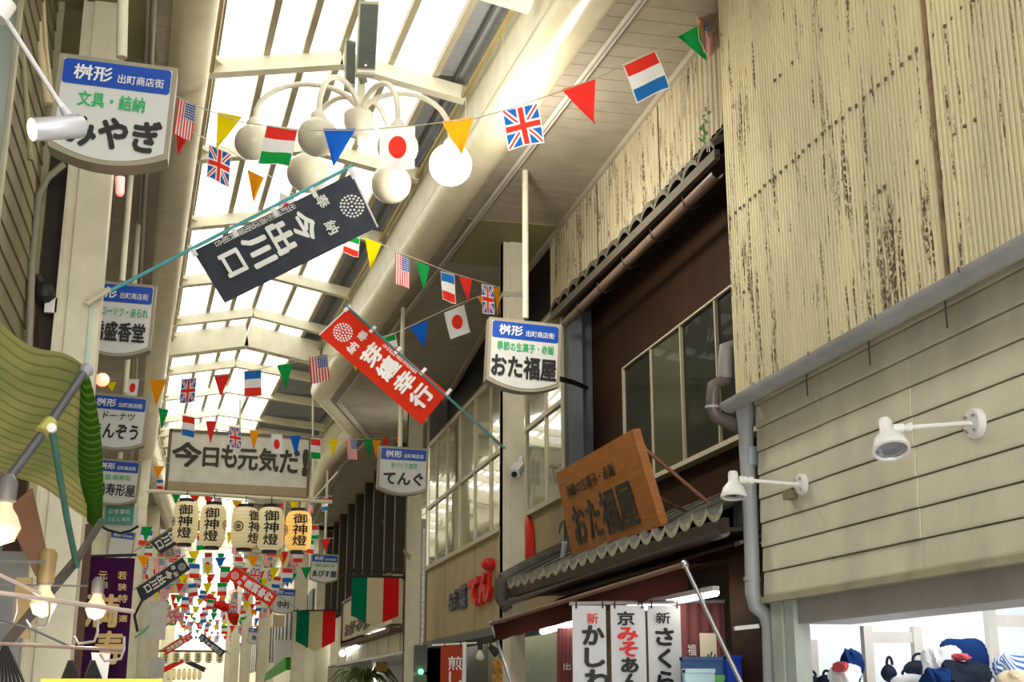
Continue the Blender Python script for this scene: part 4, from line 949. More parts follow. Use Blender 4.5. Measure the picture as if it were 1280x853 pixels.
def gf(u, v): p = c00.lerp(c10, u).lerp(c01.lerp(c11, u), v); p.z += .03*sin(u*9+v*3)-.05*sin(pi*v); p.x += .06*u*sin(pi*min(1, v)**.7); return p
build('canopy', B().grid(gf, 30, 24), canv, gaw, smooth=True)
gdk = cloth('green_border_canvas', (.05, .16, .02), .45)
tt = NT('green_scalloped_canvas'); u, v = tt.uv(); k_ = tt.ramp(tt.ma('ABSOLUTE', tt.ma('SUBTRACT', tt.ma('FRACT', tt.ma('MULTIPLY', v, 26)), .5)), .34, .42); gsc = cloth_sh(tt, tt.mix(k_, (.06, .20, .02), (.20, .32, .05)), .45)
def side(u, v):
    a_ = gf(1, v); b_ = a_ + Vector((.0, -.0, 0)); off = Vector((-.10*(1-u)+.0, -.1, -.02)); w_ = .11*(.25+1.0*sin(min(1, v*1.2)*pi*.8)); 
    return a_ + Vector((-w_*(1-u), -.12*(1-u), -.03*sin(u*pi)-.004*sin(v*160)))
build('border', B().grid(side, 6, 90), gsc, gaw, smooth=True)
pm_ = mat('awning_bar_grey', (.16, .165, .19), .35, .5)
build('front_bar', B().tube([at(107, 463, 7.3), at(60, 533, 7.1), at(-20, 640, 6.8)], .024, 12), pm_, gaw, smooth=True)
build('bar_cap', B().sphere(at(108, 463, 7.3), .04, 14), mat('cap_grey', (.33, .34, .38), .3), gaw, smooth=True)
build('clamp', B().tube([at(52, 541, 7.05), at(64, 527, 7.1)], .036, 10), mat('clamp_yellow', (.5, .48, .12), .5), gaw); build('knob', B().lathe(at(65, 536, 7.0), (0, -1, 0), [(0, 0), (.026, 0), (.024, .03), (0, .032)], 14), white, gaw, smooth=True)
tb2 = mat('teal_arm', (.10, .26, .20), .4, .3)
build('arm', B().tube([at(65, 538, 7.05), at(72, 580, 7.3), at(84, 650, 7.8), at(96, 708, 8.2)], .019, 10), tb2, gaw, smooth=True)
build('lower_arm', B().bar(at(127, 652, 9.0), at(96, 700, 8.3), .03, .045).bar(at(96, 700, 8.3), at(-20, 838, 7.2), .035, .05), mat('arm_dark_grey', (.12, .11, .10), .4), gaw)
# purple curtain
pc_ = cloth('purple_curtain', (.055, .012, .055), .15)
fr = Fr(at(113, 697, 12.5), (1, 0, 0), (0, 0, 1)); a1 = fr.px(169, 697)[0]; b1 = fr.px(169, 900)[1]
pn = thing('shop_curtain', fr.p(a1/2, b1), 'dark purple hanging curtain with gold lettering at lower left', 'curtain')
x0_ = fr.px(95, 800)[0]
build('fabric', B().grid(lambda u, v: fr.p(a1*u + (x0_*(1-u))*max(0, v*1.2-.2), b1*v, .03*sin(u*9)*v), 24, 14), pc_, pn, smooth=True)
goldt = mat('gold_lettering', (.62, .42, .16), .5)
mb = B()
for body, x0, y0, x1, y1, bd in (('若', 148, 715, 158, 725, .02), ('狭', 148, 730, 158, 739, .02), ('特', 148, 744, 159, 754, .02), ('選', 149, 770, 159, 778, .02), ('元', 124, 715, 134, 725, .02), ('祖', 126, 728, 135, 736, .02), ('満', 108, 744, 146, 784, .03), ('寿', 121, 790, 152, 830, .03)): textpx(mb, fr, body, x0, y0, x1, y1, bold=bd, c=.035)
build('lettering', mb, goldt, pn); build('rod', B().tube([at(110, 696, 12.45), at(171, 694, 12.45)], .015, 6), black, pn)
# market rack with bulbs, wires and hangers at lower left
cl_ = mat('wire_pale', (.55, .45, .42), .35, .3)
rk = thing('hanging_rail', at(80, 755, 6.5), 'pinkish metal rail crossing the lower left corner in front of the bulbs', 'rail')
build('rail', B().tube([at(-20, 739, 6.0), at(60, 750, 6.3), at(167, 765, 6.7)], .011, 8), cl_, rk)
rk2 = thing('hanging_rail', at(80, 808, 6.5), 'lower thin metal rail at the lower left corner', 'rail'); build('rail', B().tube([at(-20, 804, 6.0), at(154, 813, 6.6)], .008, 8), mat('wire_brown', (.28, .2, .17), .4), rk2)
rk3 = thing('wire', at(30, 700, 6.5), 'thin grey wires slanting over the lower left corner', 'wire', None)
build('upper_wire', B().tube([at(-20, 701, 6.2), at(56, 703, 6.4)], .008, 6), darkgrey, rk3); build('slanted_wire', B().tube([at(-20, 710, 6.2), at(50, 743, 6.4)], .009, 6), cl_, rk3)
build('long_wire', B().tube([at(0, 775, 6.3), at(40, 787, 6.3), at(95, 812, 6.4)], .006, 6), darkgrey, rk3); build('back_wire', B().tube([at(-20, 731, 6.8), at(110, 733, 7)], .005, 6), darkgrey, rk3)
for k, (x, y, dx) in enumerate(((20, 765, 1), (62, 770, 1), (122, 790, -1), (155, 812, 1))):
    hk = build('hook', B().tube([at(x-12*0, y-16, 6.4), at(x, y, 6.4), at(x-4, y+12, 6.4), at(x-24*1, y+15, 6.4), at(x-30, y+6, 6.4)], .007, 6), mat('hook_steel', (.42, .38, .36), .3, .5), smooth=True)
    tag(hk, ['bent wire hook at the far left of the rails', 'bent wire hook under the middle bulb', 'bent wire hook under the right bulb', 'bent wire hook at the right end of the lower rail'][k], 'hook', 'wire hooks on the lower left rails')
def clear_bulb(x, y, Y, r, label, glow):
    c = at(x, y, Y); th = thing('bulb_lamp', c, label, 'lamp', 'glowing bulbs at the lower left')
    build('globe', B().lathe(c, (0, 0, 1), [(0, -r), (r*.7, -r*.72), (r, 0), (r*.75, r*.65), (r*.45, r*1.1), (r*.42, r*1.5)], 20), emis('warm_bulb', (1, .66, .30), .22*LAMP, (.4, .36, .28)), th, smooth=True)
    build('socket', B().lathe(c, (0, 0, 1), [(r*.45, r*1.4), (r*.6, r*1.5), (r*.6, r*2.6), (r*.3, r*3.0), (0, r*3.0)], 14), mat('socket_grey', (.14, .13, .12), .4), th, smooth=True)
    lp = bpy.data.lights.new('bulb_light', 'POINT'); lp.energy = glow*.35*LAMP; lp.color = (1, .82, .6); lp.shadow_soft_size = r; lo = bpy.data.objects.new('bulb_light', lp); C.objects.link(lo); lo.location = c+Vector((0, -r*1.3, -r*1.2))
    return th
clear_bulb(3, 660, 5.8, .075, 'glowing bulb cut by the left edge, highest of the three', 8)
clear_bulb(54, 756, 6.6, .062, 'glowing bulb in the middle above the yellow board', 6)
clear_bulb(120, 762, 6.8, .052, 'glowing bulb in front of the purple curtain', 6)
build('shade', B().lathe(at(54, 756, 6.6), (0, 0, 1), [(.04, .10), (.045, .24), (.03, .26)], 14), mat('amber_socket', (.25, .17, .07), .4), thing('lamp_holder', at(54, 735, 6.6), 'wire cage socket above the middle bulb', 'lamp'), smooth=True)
for k, x in enumerate((88, 116, 8)):
    hh = thing('hanger_bundle', at(x, 840, 6.5), ['bundle of black clothes hangers below the white pillar', 'bundle of black clothes hangers in front of the purple curtain', 'bundle of dark hangers and cloth in the lower left corner'][k], 'hangers', 'black hanger bundles')
    for j in range(9):
        dx = (j-4)*(1.4 if k < 2 else 2.6); build('hanger', B().tube([at(x+dx*.2, 826-(20 if k == 2 else 0), 6.5), at(x+dx*2.0, 852, 6.5), at(x+dx*2.5, 900, 6.5)], .007, 5), black, hh)
yb2 = build('yellow_board', B().box(at(50, 860, 6.2), at(203, 849, 6.2)+Vector((0, .06, 0))), mat('yellow_card', (.85, .72, .08), .5)); tag(yb2, 'bright yellow board along the bottom left edge', 'board')
o = build('paper_tag', B().quad(at(114, 816, 6.6), at(138, 817, 6.6), at(134, 850, 6.6), at(118, 850, 6.6)), mat('paper_white', (.75, .75, .78), .5)); tag(o, 'white paper tag in front of the purple curtain', 'paper')
o = build('leaning_board', B().prism([at(5, 640, 9.0), at(40, 610, 9.0), at(60, 700, 9.0), at(44, 720, 9.0)], Vector((0, .05, 0))), mat('brown_frame_wood', (.22, .09, .035), .5)); tag(o, 'brown timber frame under the green awning', 'frame')
o = build('tan_panel', B().prism([at(20, 722, 8.8), at(40, 722, 8.8), at(36, 800, 8.8), at(14, 795, 8.8)], Vector((0, .05, 0))), mat('tan_panel', (.50, .33, .14), .5)); tag(o, 'tan panel left of the white pillar foot', 'panel')
o = build('shop_interior_panel', B().box(at(-60, 1000, 9.4), at(36, 690, 9.4)+Vector((0, .05, 0))), mat('interior_mid_grey', (.26, .26, .25), .5)); tag(o, 'grey panel behind the bulbs at lower left', 'panel')
pb = B().tube([at(40, 742, 10.2), at(42, 700, 10.2)], .03, 6)
o = build('brown_column', B().box((at(98, 760, 11.0).x, 11, 0), (at(107, 760, 11.0).x, 11.1, at(100, 655, 11).z)), mat('brown_post_paint', 0)); tag(o, 'narrow brown post between the white pillar and the purple curtain', 'post')
# flag-pole holders on the left pillar
hold = thing('pole_holder', at(125, 368, 10.2), 'pale bracket tube on the left pillar holding the teal pole', 'bracket'); build('tube', B().tube([at(108, 380, 10.2), at(137, 362, 10.2)], .022, 8).tube([at(108, 374, 10.25), at(137, 360, 10.25)], .014, 8), cream, hold)
tp = build('green_tape', B().box(at(105, 470, 10.27), at(118, 372, 10.27)+Vector((0, .02, 0))), cpal); tag(tp, 'pale green strip on the left white pillar', 'strip')
# round red lamp with buntings near left pillar
o = build('red_lamp', B().sphere(at(128, 475, 11.5), .06, 14), emis('red_bulb', (1, .12, .05), 1.5)); tag(o, 'small round red lamp right of the awning bar cap', 'lamp')
# second-row left columns further down and left shop pieces
for k, (x, Y) in enumerate(((176, 33), (192, 42), (203, 54))):
    column(x, Y, ['cream column right of the purple curtain', 'cream column behind the pink banner at left', 'farthest cream column at left'][k], w=[.30, .4, .45][k])
for k, (x0, y0, x1, y1, Y) in enumerate(((184, 752, 206, 800, 36), (184, 822, 204, 848, 44), (204, 700, 215, 740, 50))):
    slab('wall_sign', x0, x1, y0, y1, Y, mat('pale_sign_panel', 0), ['pale panel sign behind the pink banner at left', 'pale panel sign at the bottom left of the far arcade', 'narrow pale panel sign high at the far left'][k], 'sign', .15)

# ------------------------------------------------------------------ big banners on poles
def emblem(mb, fr, cx, cy, r, m=0):
    for k in range(40):
        rr = r*(0.0 if k == 0 else .36 if k < 8 else .64 if k < 21 else .90); n = 1 if k == 0 else 7 if k < 8 else 13 if k < 21 else 19; a_ = 2*pi*k/n
        c = (cx+rr*cos(a_), cy+rr*sin(a_)); q_ = r*.105
        pts = [fr.p(c[0]+q_*cos(b*pi/3), c[1]+q_*sin(b*pi/3)*1.15, .005) for b in range(6)]
        mb.add(pts, [tuple(range(6))], m)
def pole_banner(tipA, botA, botB, tipB, Y, col, rows, label, poleseg, side, white_m=None, pole_m=None, group='diagonal banners on poles', detail=True):
    # corners: A = edge along the pole (tip, bottom), B = free edge
    tA, bA, bB, tB = [at(x, y, Y) for x, y in (tipA, botA, botB, tipB)]
    v = (tA-bA); H = v.length; Wd = ((tB-tA).length+(bB-bA).length)/2
    if side == 'L': fr = Fr(bA, (bB-bA), v)
    else: fr = Fr(bB, (bA-bB), v)
    fr.v = v.normalized(); fr.u = (fr.u - fr.v*fr.u.dot(fr.v)).normalized(); fr.n = fr.u.cross(fr.v)
    L, Rr = ((bA, tA), (bB, tB)) if side == 'L' else ((bB, tB), (bA, tA))
    th = thing('pole_banner', (tA+bB)/2, label, 'banner', group)
    build('cloth', B().grid(lambda u, w: L[0].lerp(L[1], w).lerp(Rr[0].lerp(Rr[1], w), u)+Vector((0, .012*sin(w*8)*sin(pi*u), 0)), 10, 20), col, th, smooth=True)
    wm = white_m or white
    for (body, u0, v0, u1, v1, bd, vert) in rows:
        mb = B()
        if body == '@': emblem(mb, fr, Wd*(u0+u1)/2, H*(v0+v1)/2, H*(v1-v0)/2)
        else: text(mb, fr, body, Wd*u0, H*v0, Wd*u1, H*v1, c=.016, bold=bd, vertical=vert)
        build('emblem' if body == '@' else 'lettering', mb, wm, th)
    o0, o1 = poleseg; pA = at(*o0, Y); pB = at(*o1, Y)
    build('pole', B().tube([pA, pB],   .016 if detail else .012, 8), pole_m or (mat('teal_pole', (.10, .42, .48), .3) if detail else mat('far_pole_grey', (.30, .30, .26), .4)), th, smooth=True)
    if detail:
        build('hem', B().tube([tA, tB], .009, 6), white, th); off = (tA-bA)
        for k in range(5):
            f = k/4; c = bA.lerp(tA, f); ip = c.lerp(bB.lerp(tB, f), .10); d = (c-ip).normalized(); e = v.normalized()*.02
            build('loop', B().prism([ip-e, ip+e, c+d*.055+e, c+d*.055-e], Vector((0, -.012, 0))), white, th)
    return th
darkc = cloth('banner_charcoal', (.060, .066, .085), .30, .25)
pole_banner((440, 217), (241, 314), (281, 379), (472, 284), 10.6, darkc,
    [('@', .26, .83, .74, .97, 0, 0), ('奉', .10, .73, .32, .80, .02, 0), ('納', .56, .70, .78, .77, .02, 0), ('今', .20, .54, .70, .66, .04, 0), ('出', .20, .40, .70, .52, .04, 0), ('川', .22, .25, .72, .38, .04, 0), ('口', .28, .10, .66, .21, .04, 0), ('出町桝形商店街振興組合', .02, .12, .13, .62, .0, True)],
    'large charcoal banner with white lettering hanging from a teal pole', ((112, 377), (441, 207)), 'L')
redc = cloth('banner_red', (.80, .045, .02), .35, .04)
pole_banner((434, 386), (560, 491), (527, 531), (399, 419), 15.1, redc,
    [('@', .20, .83, .82, .98, 0, 0), ('奉', .62, .74, .88, .81, .02, 0), ('納', .22, .74, .50, .81, .02, 0), ('芽', .28, .56, .80, .69, .04, 0), ('纏', .26, .40, .80, .54, .03, 0), ('幸', .26, .24, .80, .37, .04, 0), ('行', .26, .07, .80, .21, .04, 0), ('出町商店街', .86, .28, .96, .62, .0, True)],
    'large red banner with white lettering hanging from a teal pole to the white column', ((430, 380), (631, 561)), 'R', pole_m=mat('teal_pole_dark', (.08, .26, .28), .3))
# far banners
pinkc = cloth('banner_pink', (.75, .16, .17), .4); 
rowsd = [('@', .22, .82, .78, .97, 0, 0), ('奉', .1, .70, .4, .79, .02, 0), ('納', .55, .68, .85, .77, .02, 0), ('今', .2, .52, .75, .66, .05, 0), ('出', .2, .37, .75, .50, .05, 0), ('川', .2, .22, .75, .35, .05, 0), ('口', .25, .08, .7, .19, .05, 0)]
rowsr = [('@', .22, .82, .78, .97, 0, 0), ('奉', .1, .70, .4, .79, .02, 0), ('納', .55, .68, .85, .77, .02, 0), ('豊', .2, .52, .8, .65, .04, 0), ('鯛', .2, .37, .8, .50, .03, 0), ('幸', .2, .22, .8, .35, .05, 0), ('行', .2, .07, .8, .20, .05, 0)]
pole_banner((243, 642), (186, 677), (201, 693), (256, 660), 26.6, darkc, rowsd, 'charcoal banner half hidden behind the leftmost lantern', ((150, 700), (250, 640)), 'L', detail=False)
pole_banner((228, 697), (172, 733), (178, 753), (238, 712), 27.2, darkc, rowsd, 'charcoal banner below the lanterns at left', ((160, 742), (232, 694)), 'L', detail=False)
pole_banner((293, 708), (348, 743), (338, 759), (282, 722), 31, redc, rowsr, 'red banner below the middle lantern', ((288, 703), (375, 764)), 'R', detail=False)
pole_banner((223, 760), (184, 785), (190, 796), (227, 770), 38, pinkc, rowsr, 'pink banner far down the left side', ((176, 790), (226, 757)), 'L', detail=False)
pole_banner((237, 791), (204, 811), (208, 819), (242, 798), 47, redc, rowsr, 'red banner above the far row of lanterns, at left', ((198, 815), (240, 788)), 'L', detail=False)
pole_banner((252, 792), (282, 815), (276, 822), (247, 798), 52, darkc, rowsd, 'charcoal banner above the far row of lanterns, at right', ((249, 789), (288, 819)), 'R', detail=False)
pole_banner((228, 824), (201, 836), (204, 842), (231, 828), 60, redc, [], 'small red banner under the far row of lanterns, at left', ((198, 838), (230, 822)), 'L', detail=False)
pole_banner((236, 826), (258, 835), (255, 841), (232, 830), 64, darkc, [], 'small charcoal banner under the far row of lanterns, at right', ((234, 824), (262, 838)), 'R', detail=False)
sc_ = build('red_streamer', B().tube([at(256, 752, 44), at(262, 745, 44), at(268, 750, 44), at(266, 758, 44), at(258, 756, 44)], .10, 5).tube([at(266, 755, 44), at(278, 758, 44), at(288, 762, 44), at(292, 772, 44), at(294, 782, 44)], [.1, .16, .14, .2, .06], 5), redc); tag(sc_, 'twisted red streamer among the far flags', 'streamer')

# ------------------------------------------------------------------ greeting board
fr = Fr(at(213, 537, 25.6), at(389, 547, 25.6)-at(213, 537, 25.6), (0, 0, 1)); fr.v = (Vector((0, 0, 1))-fr.u*fr.u.z).normalized(); fr.n = fr.u.cross(fr.v)
Wd = fr.px(389, 547)[0]; Hd = -fr.px(210, 613)[1]
gb = thing('greeting_board', fr.p(Wd/2, -Hd), 'large white greeting board with black lettering across the arcade above the lanterns', 'sign')
build('board', B().obox(fr.p(.03, -Hd+.16, -.05), fr.u*(Wd-.06), fr.v*(Hd-.18), fr.n*.06), mat('greeting_white', (.72, .70, .60), .5, var=.1), gb)
fm = mat('greeting_frame', (.16, .13, .08), .5)
for nm, o_, a_, b_ in (('frame_side', fr.p(-.02, -Hd, -.1), fr.u*.06, fr.v*Hd), ('frame_side', fr.p(Wd-.04, -Hd, -.1), fr.u*.06, fr.v*Hd), ('frame_top', fr.p(0, -.05, -.1), fr.u*Wd, fr.v*.06)):
    build(nm, B().obox(o_, a_, b_, fr.n*.13), fm, gb)
build('lower_box', B().obox(fr.p(0, -Hd, -.32), fr.u*Wd, fr.v*.17, fr.n*.34), mat('greeting_lower', (.40, .31, .17), .5), gb)
mb = B(); k = 7
for body, x0, y0, x1, y1, bd in (('今', 217, 553, 250, 584, .035), ('日', 255, 560, 272, 584, .035), ('も', 278, 557, 295, 585, .035), ('元', 299, 562, 321, 588, .035), ('気', 325, 561, 347, 590, .03), ('だ', 351, 563, 373, 592, .03), ('!', 379, 565, 384, 593, .12)): textpx(mb, fr, body, x0, y0, x1, y1, bold=bd, c=.02)
build('lettering', mb, mat('ink_olive', (.035, .03, .015), .5), gb)
for x in (300, 391): build('hanger', B().tube([at(x, 545, 25.6), at(x, 500 if x < 380 else 480, 25.6)], .02, 6), cream, gb)
o = build('lantern_rail', B().tube([at(183, 614, 25.4), at(415, 628, 25.4)], .035, 8), cream_l); tag(o, 'pale rail under the greeting board carrying the lanterns', 'rail')
tag(build('rail_hanger', B().tube([at(391, 625, 25.4), at(391, 560, 25.4)], .022, 6).tube([at(392, 624, 25.4), at(422, 590, 25.4)], .015, 6), cream_l), 'thin stay holding the right end of the lantern rail', 'rod')
# lanterns
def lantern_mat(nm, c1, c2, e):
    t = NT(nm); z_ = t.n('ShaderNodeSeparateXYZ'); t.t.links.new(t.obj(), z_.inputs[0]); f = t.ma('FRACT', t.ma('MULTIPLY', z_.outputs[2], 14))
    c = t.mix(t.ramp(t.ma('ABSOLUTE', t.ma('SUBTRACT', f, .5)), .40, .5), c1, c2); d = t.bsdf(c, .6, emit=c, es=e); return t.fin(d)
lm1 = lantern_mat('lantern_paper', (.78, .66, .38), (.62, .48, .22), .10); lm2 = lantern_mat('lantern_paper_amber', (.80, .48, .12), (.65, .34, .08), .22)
L0 = None
def lantern(cx, y0, y1, w, Y, label, m_, off=0.0, txt=True, crest=None):
    c = at(cx, (y0+y1)/2, Y); top = at(cx, y0, Y).z-c.z; R_ = abs(at(cx+w/2, 600, Y).x-at(cx-w/2, 600, Y).x)/2
    th = thing('paper_lantern', c, label, 'lantern', 'festival lanterns in a row')
    H_ = top; prof = [(R_*.55, -H_*.88), (R_*.80, -H_*.80), (R_*.96, -H_*.6), (R_, -H_*.25), (R_, H_*.25), (R_*.96, H_*.6), (R_*.80, H_*.80), (R_*.55, H_*.88)]
    build('paper_body', B().lathe(c, (0, 0, 1), prof, 24), m_, th, smooth=True, loc=c)
    build('cap', B().lathe(c, (0, 0, 1), [(0, H_*.86), (R_*.60, H_*.86), (R_*.60, H_), (0, H_)], 20), black, th)
    build('cap', B().lathe(c, (0, 0, 1), [(0, -H_), (R_*.56, -H_), (R_*.56, -H_*.86), (0, -H_*.86)], 20), black, th)
    build('hook', B().tube([c+Vector((0, 0, H_-.01)), c+Vector((0, 0, H_+(.16 if Y < 30 else .06)))], .01, 6), black, th)
    if txt:
        mb = B()
        for k, ch in enumerate('御神燈'):
          vs, fs = glyphs(ch, 0.0)
          for ox, oy in ((0, 0), (.02, 0), (-.02, 0), (0, .02), (0, -.02)):
            out = []
            for x, y in vs:
                x += ox; y += oy; a_ = (x-.5)*1.05+off; z_ = H_*(.26-.48*k)+H_*.44*y; az = abs(z_)/H_; rr = R_*(1 if az < .25 else 1-.04*(az-.25)/.35 if az < .6 else .96-.16*(az-.6)/.2)+.02
                out.append(c+Vector((sin(a_)*rr, -cos(a_)*rr, z_)))
            mb.add(out, fs)
        build('lettering', mb, ink, th)
    if crest is not None:
        mb = B(); 
        for k in range(26):
            rr = 0 if k == 0 else (.33 if k < 9 else .8); n = 1 if k == 0 else 8 if k < 9 else 17; a_ = 2*pi*k/n; a2 = crest+rr*cos(a_)*.42; z_ = rr*sin(a_)*R_*.42
            for q_ in (0,): 
                pts = [c+Vector((sin(a2+.07*cos(b))*(R_+.012), -cos(a2+.07*cos(b))*(R_+.012), z_+.07*sin(b)*R_)) for b in [i*pi/3 for i in range(6)]]; mb.add(pts, [tuple(range(6))])
        build('crest', mb, mat('crest_red', (.5, .08, .02), .5) if crest > 0 else mat('crest_brown', (.12, .07, .02), .5), th)
for k, (cx, y0, y1, w, off, cr_) in enumerate(((232, 624, 683, 32, -.05, -1.25), (266, 628, 687, 33, -.12, 1.15), (306, 631, 689, 34, .75, -.50), (338, 631, 692, 34, .0, -1.3), (373, 636, 692, 33, .05, -1.3))):
    lantern(cx, y0, y1, w, 25.3+k*.02, ['leftmost of the five large paper lanterns', 'second large paper lantern from the left', 'middle large paper lantern with its crest turned to the front', 'fourth large paper lantern from the left', 'rightmost large paper lantern, more amber than the rest'][k], lm2 if k == 4 else lm1, off, True, cr_)
for k in range(6): lantern(207+k*13.5, 815, 829, 9, 58, ['leftmost', 'second', 'third', 'fourth', 'fifth', 'rightmost'][k]+' pale lantern of the upper far row deep in the arcade', lm1, 0, True)
for k in range(7): lantern(211+k*6.4, 837, 850, 5.5, 70, ['leftmost', 'second', 'third', 'fourth', 'fifth', 'sixth', 'rightmost'][k]+' tiny pale lantern of the lower far row deep in the arcade', lm1, 0, False)
tag(build('lantern_rail', B().tube([at(196, 814, 58), at(284, 815, 58)], .05, 6), darkgrey), 'dark rail of the upper far row of lanterns', 'rail')

# ------------------------------------------------------------------ globe chandelier and loudspeakers
hub = at(448, 150, 11.6)
ch = thing('chandelier', hub, 'cream six-armed globe street lamp hanging under the roof ridge', 'lamp')
crm = mat('chandelier_cream', (.74, .70, .58), .35)
build('stem', B().tube([at(452, 92, 11.6), at(450, 145, 11.6)], [.035, .045], 14), crm, ch, smooth=True)
build('stem_upper', B().tube([at(453, 0, 11.6), at(453, 84, 11.6), at(452, 96, 11.6)], [.03, .03, .05], 14), mat('pipe_dark_grey', (.22, .21, .18), .4), ch, smooth=True)
build('hub', B().lathe(at(448, 163, 11.6), (0, 0, 1), [(0, -.16), (.02, -.14), (.03, -.08), (.10, -.05), (.11, .0), (.14, .06), (.145, .16), (.11, .2), (0, .21)], 24), crm, ch, smooth=True)
gl = NT('milky_glass'); mglob = gl.fin(gl.bsdf((.60, .56, .42), .12, emit=(.9, .85, .65), es=.02, spec=.5))
litg = emis('lit_globe', (1, .97, .9), 5*LAMP)
gpos = [(316, 178, 24, 11.7), (397, 171, 27, 10.8), (384, 216, 27, 12.2), (497, 184, 28, 10.8), (489, 230, 27, 12.2), (563, 206, 29, 11.3)]
hb = at(450, 157, 11.6)
for k, (x, y, r, Y) in enumerate(gpos):
    c = at(x, y, Y); R_ = r*Y/FP*1.0
    t_ = c + Vector((0, 0, R_+.03)); d = (t_-hb); hz = Vector((d.x, d.y, 0)); L_ = hz.length; hz.normalize()
    pts = []
    for i in range(15):
        a_ = i/14; ang = pi*a_; x_ = L_*(.5-.5*cos(ang))*1.0; z_ = hb.z + (t_.z-hb.z)*a_ + (.42 if L_ > .5 else .32)*sin(ang)**.8
        pts.append(Vector((hb.x+hz.x*x_, hb.y+hz.y*x_, z_)))
    build('arm', B().tube(pts, .026, 10), crm, ch, smooth=True)
    build('globe', B().sphere(c, R_, 28), litg if k == 5 else mglob, ch, smooth=True)
    build('fitter', B().lathe(t_, (0, 0, 1), [(.07, -.05), (.07, 0), (.03, .05)], 14), crm, ch, smooth=True)
lp = bpy.data.lights.new('globe_light', 'POINT'); lp.energy = 60*LAMP; lp.color = (1, .95, .85); lp.shadow_soft_size = .2; lo = bpy.data.objects.new('globe_light', lp); C.objects.link(lo); lo.location = at(563, 206, 11.3)+Vector((.2, -.05, -.26))
def speaker(corners, Y, depth, label):
    A_ = [at(x, y, Y) for x, y in corners]; th = thing('loudspeaker', A_[3], label, 'speaker')
    build('cabinet', B().prism(A_, Vector((0, depth, 0))), mat('speaker_olive', (.36, .36, .22), .5), th)
    c = sum(A_, Vector())/4; fr_ = [c+(p-c)*.90 for p in A_]
    tg_ = NT('speaker_grille'); f = tg_.noise(1, 1, (6, 6, 60)); gm = tg_.fin(tg_.bsdf(tg_.mix(f, (.05, .06, .05), (.09, .10, .09)), .6))
    build('grille', B().prism([p-Vector((0, .01, 0)) for p in fr_], Vector((0, .012, 0))), gm, th); return th
s_a = speaker([(446, 89), (469, 90), (474, 2), (450, 1)], 11.3, .14, 'larger dark-fronted loudspeaker above the globe lamp')
build('badge', B().lathe(at(457, 82, 11.27), (0, -1, 0), [(0, .012), (.012, .012), (.012, 0)], 10), white, s_a)
build('lower_lip', B().bar(at(446, 90, 11.3), at(469, 91, 11.3), .05, .02), white, s_a); build('mount', B().tube([at(452, 92, 11.45), at(455, 104, 11.5)], .04, 8), mat('pipe_dark_grey', 0), s_a)
s_b = speaker([(432, 104), (444, 108), (445, 52), (433, 48)], 11.9, .18, 'smaller olive loudspeaker left of the larger one')

# ------------------------------------------------------------------ bunting
ropem = mat('bunting_cord', (.62, .58, .46), .6)
tri_cache = {}
def flag_mesh(kind, seed=0):
    k = (kind, seed)
    if k in tri_cache: return tri_cache[k]
    ph = seed*1.7; vs = []; uvs = []; fs = []
    nu, nv = (6, 6); 
    for j in range(nv+1):
        for i in range(nu+1):
            u = i/nu; v = j/nv
            if kind in TRI: x = .5+(u-.5)*(1-v)
            else: x = u
            vs.append((x-.5, .05*sin(u*5+v*3+ph)*v, -v)); uvs.append((u, 1-v))
    fs = [(j*(nu+1)+i, (j+1)*(nu+1)+i, (j+1)*(nu+1)+i+1, j*(nu+1)+i+1) for j in range(nv) for i in range(nu)]
    me = bpy.data.meshes.new(kind+'_flag'); me.from_pydata(vs, [], fs); me.materials.append(FL[kind]); l = me.uv_layers.new(name='UVMap')
    for p in me.polygons:
        p.use_smooth = True
        for li in p.loop_indices: l.data[li].uv = uvs[me.loops[li].vertex_index]
    tri_cache[k] = me; return me
def near_flag(kind, TLp, TRp, BLp, Y, parent, yaw=0.0, seed=0):
    TL = at(*TLp, Y); TR = at(*TRp, Y+yaw); bl = at(*BLp, Y)
    rd = random.Random(seed); ph = rd.uniform(0, 6); mb = B(); u_ = TR-TL
    if kind in TRI: dn = bl - (TL+TR)/2     # BLp is the apex of a pennant
    else: dn = bl-TL
    def fn(a, b):
        v = 1-b; x = (.5+(a-.5)*(1-v)) if kind in TRI else a
        return TL + u_*x + dn*v + Vector((0, .022*sin(a*5+v*3+ph)*v, 0))
    mb.grid(fn, 8, 8); o = build('pennant' if kind in TRI else 'flag', mb, FL[kind], parent, smooth=True); o['label'] = FN[kind]; return o
def bunting(pts, Y0, Y1, flags, label, r=.005):
    th = thing('bunting', at(*pts[0], Y0), label, 'bunting', 'strings of paper flags')
    x0 = pts[0][0]; x1 = pts[-1][0]
    yy = lambda x: Y0+(Y1-Y0)*(x-x0)/(x1-x0)
    build('cord', B().tube([at(x, y, yy(x)) for x, y in pts], r, 5), ropem, th)
    for i, f in enumerate(flags): near_flag(f[0], f[1], f[2], f[3], yy(f[1][0]), th, f[4] if len(f) > 4 else 0, i)
    return th
bunting([(870, 48), (823, 62), (780, 82), (740, 100), (690, 118), (640, 135), (595, 148), (520, 157), (445, 163), (370, 163), (300, 152), (243, 132), (215, 118)], 9.6, 10.4, [
    ('netherlands', (778, 81), (819, 63), (797, 128)), ('red', (702, 112), (744, 98), (743, 155)), ('union', (627, 138), (672, 128), (636, 188)),
    ('orange', (552, 152), (593, 146), (577, 196)), ('japan', (475, 158), (519, 157), (474, 212)), ('blue', (404, 161), (445, 161), (417, 209)),
    ('hungary', (333, 156), (373, 161), (322, 204)), ('yellow', (272, 140), (303, 146), (270, 187), .15), ('us', (223, 123), (245, 131), (217, 168), .1)], 'nearest string of large flags, crossing in front of the globe lamp')
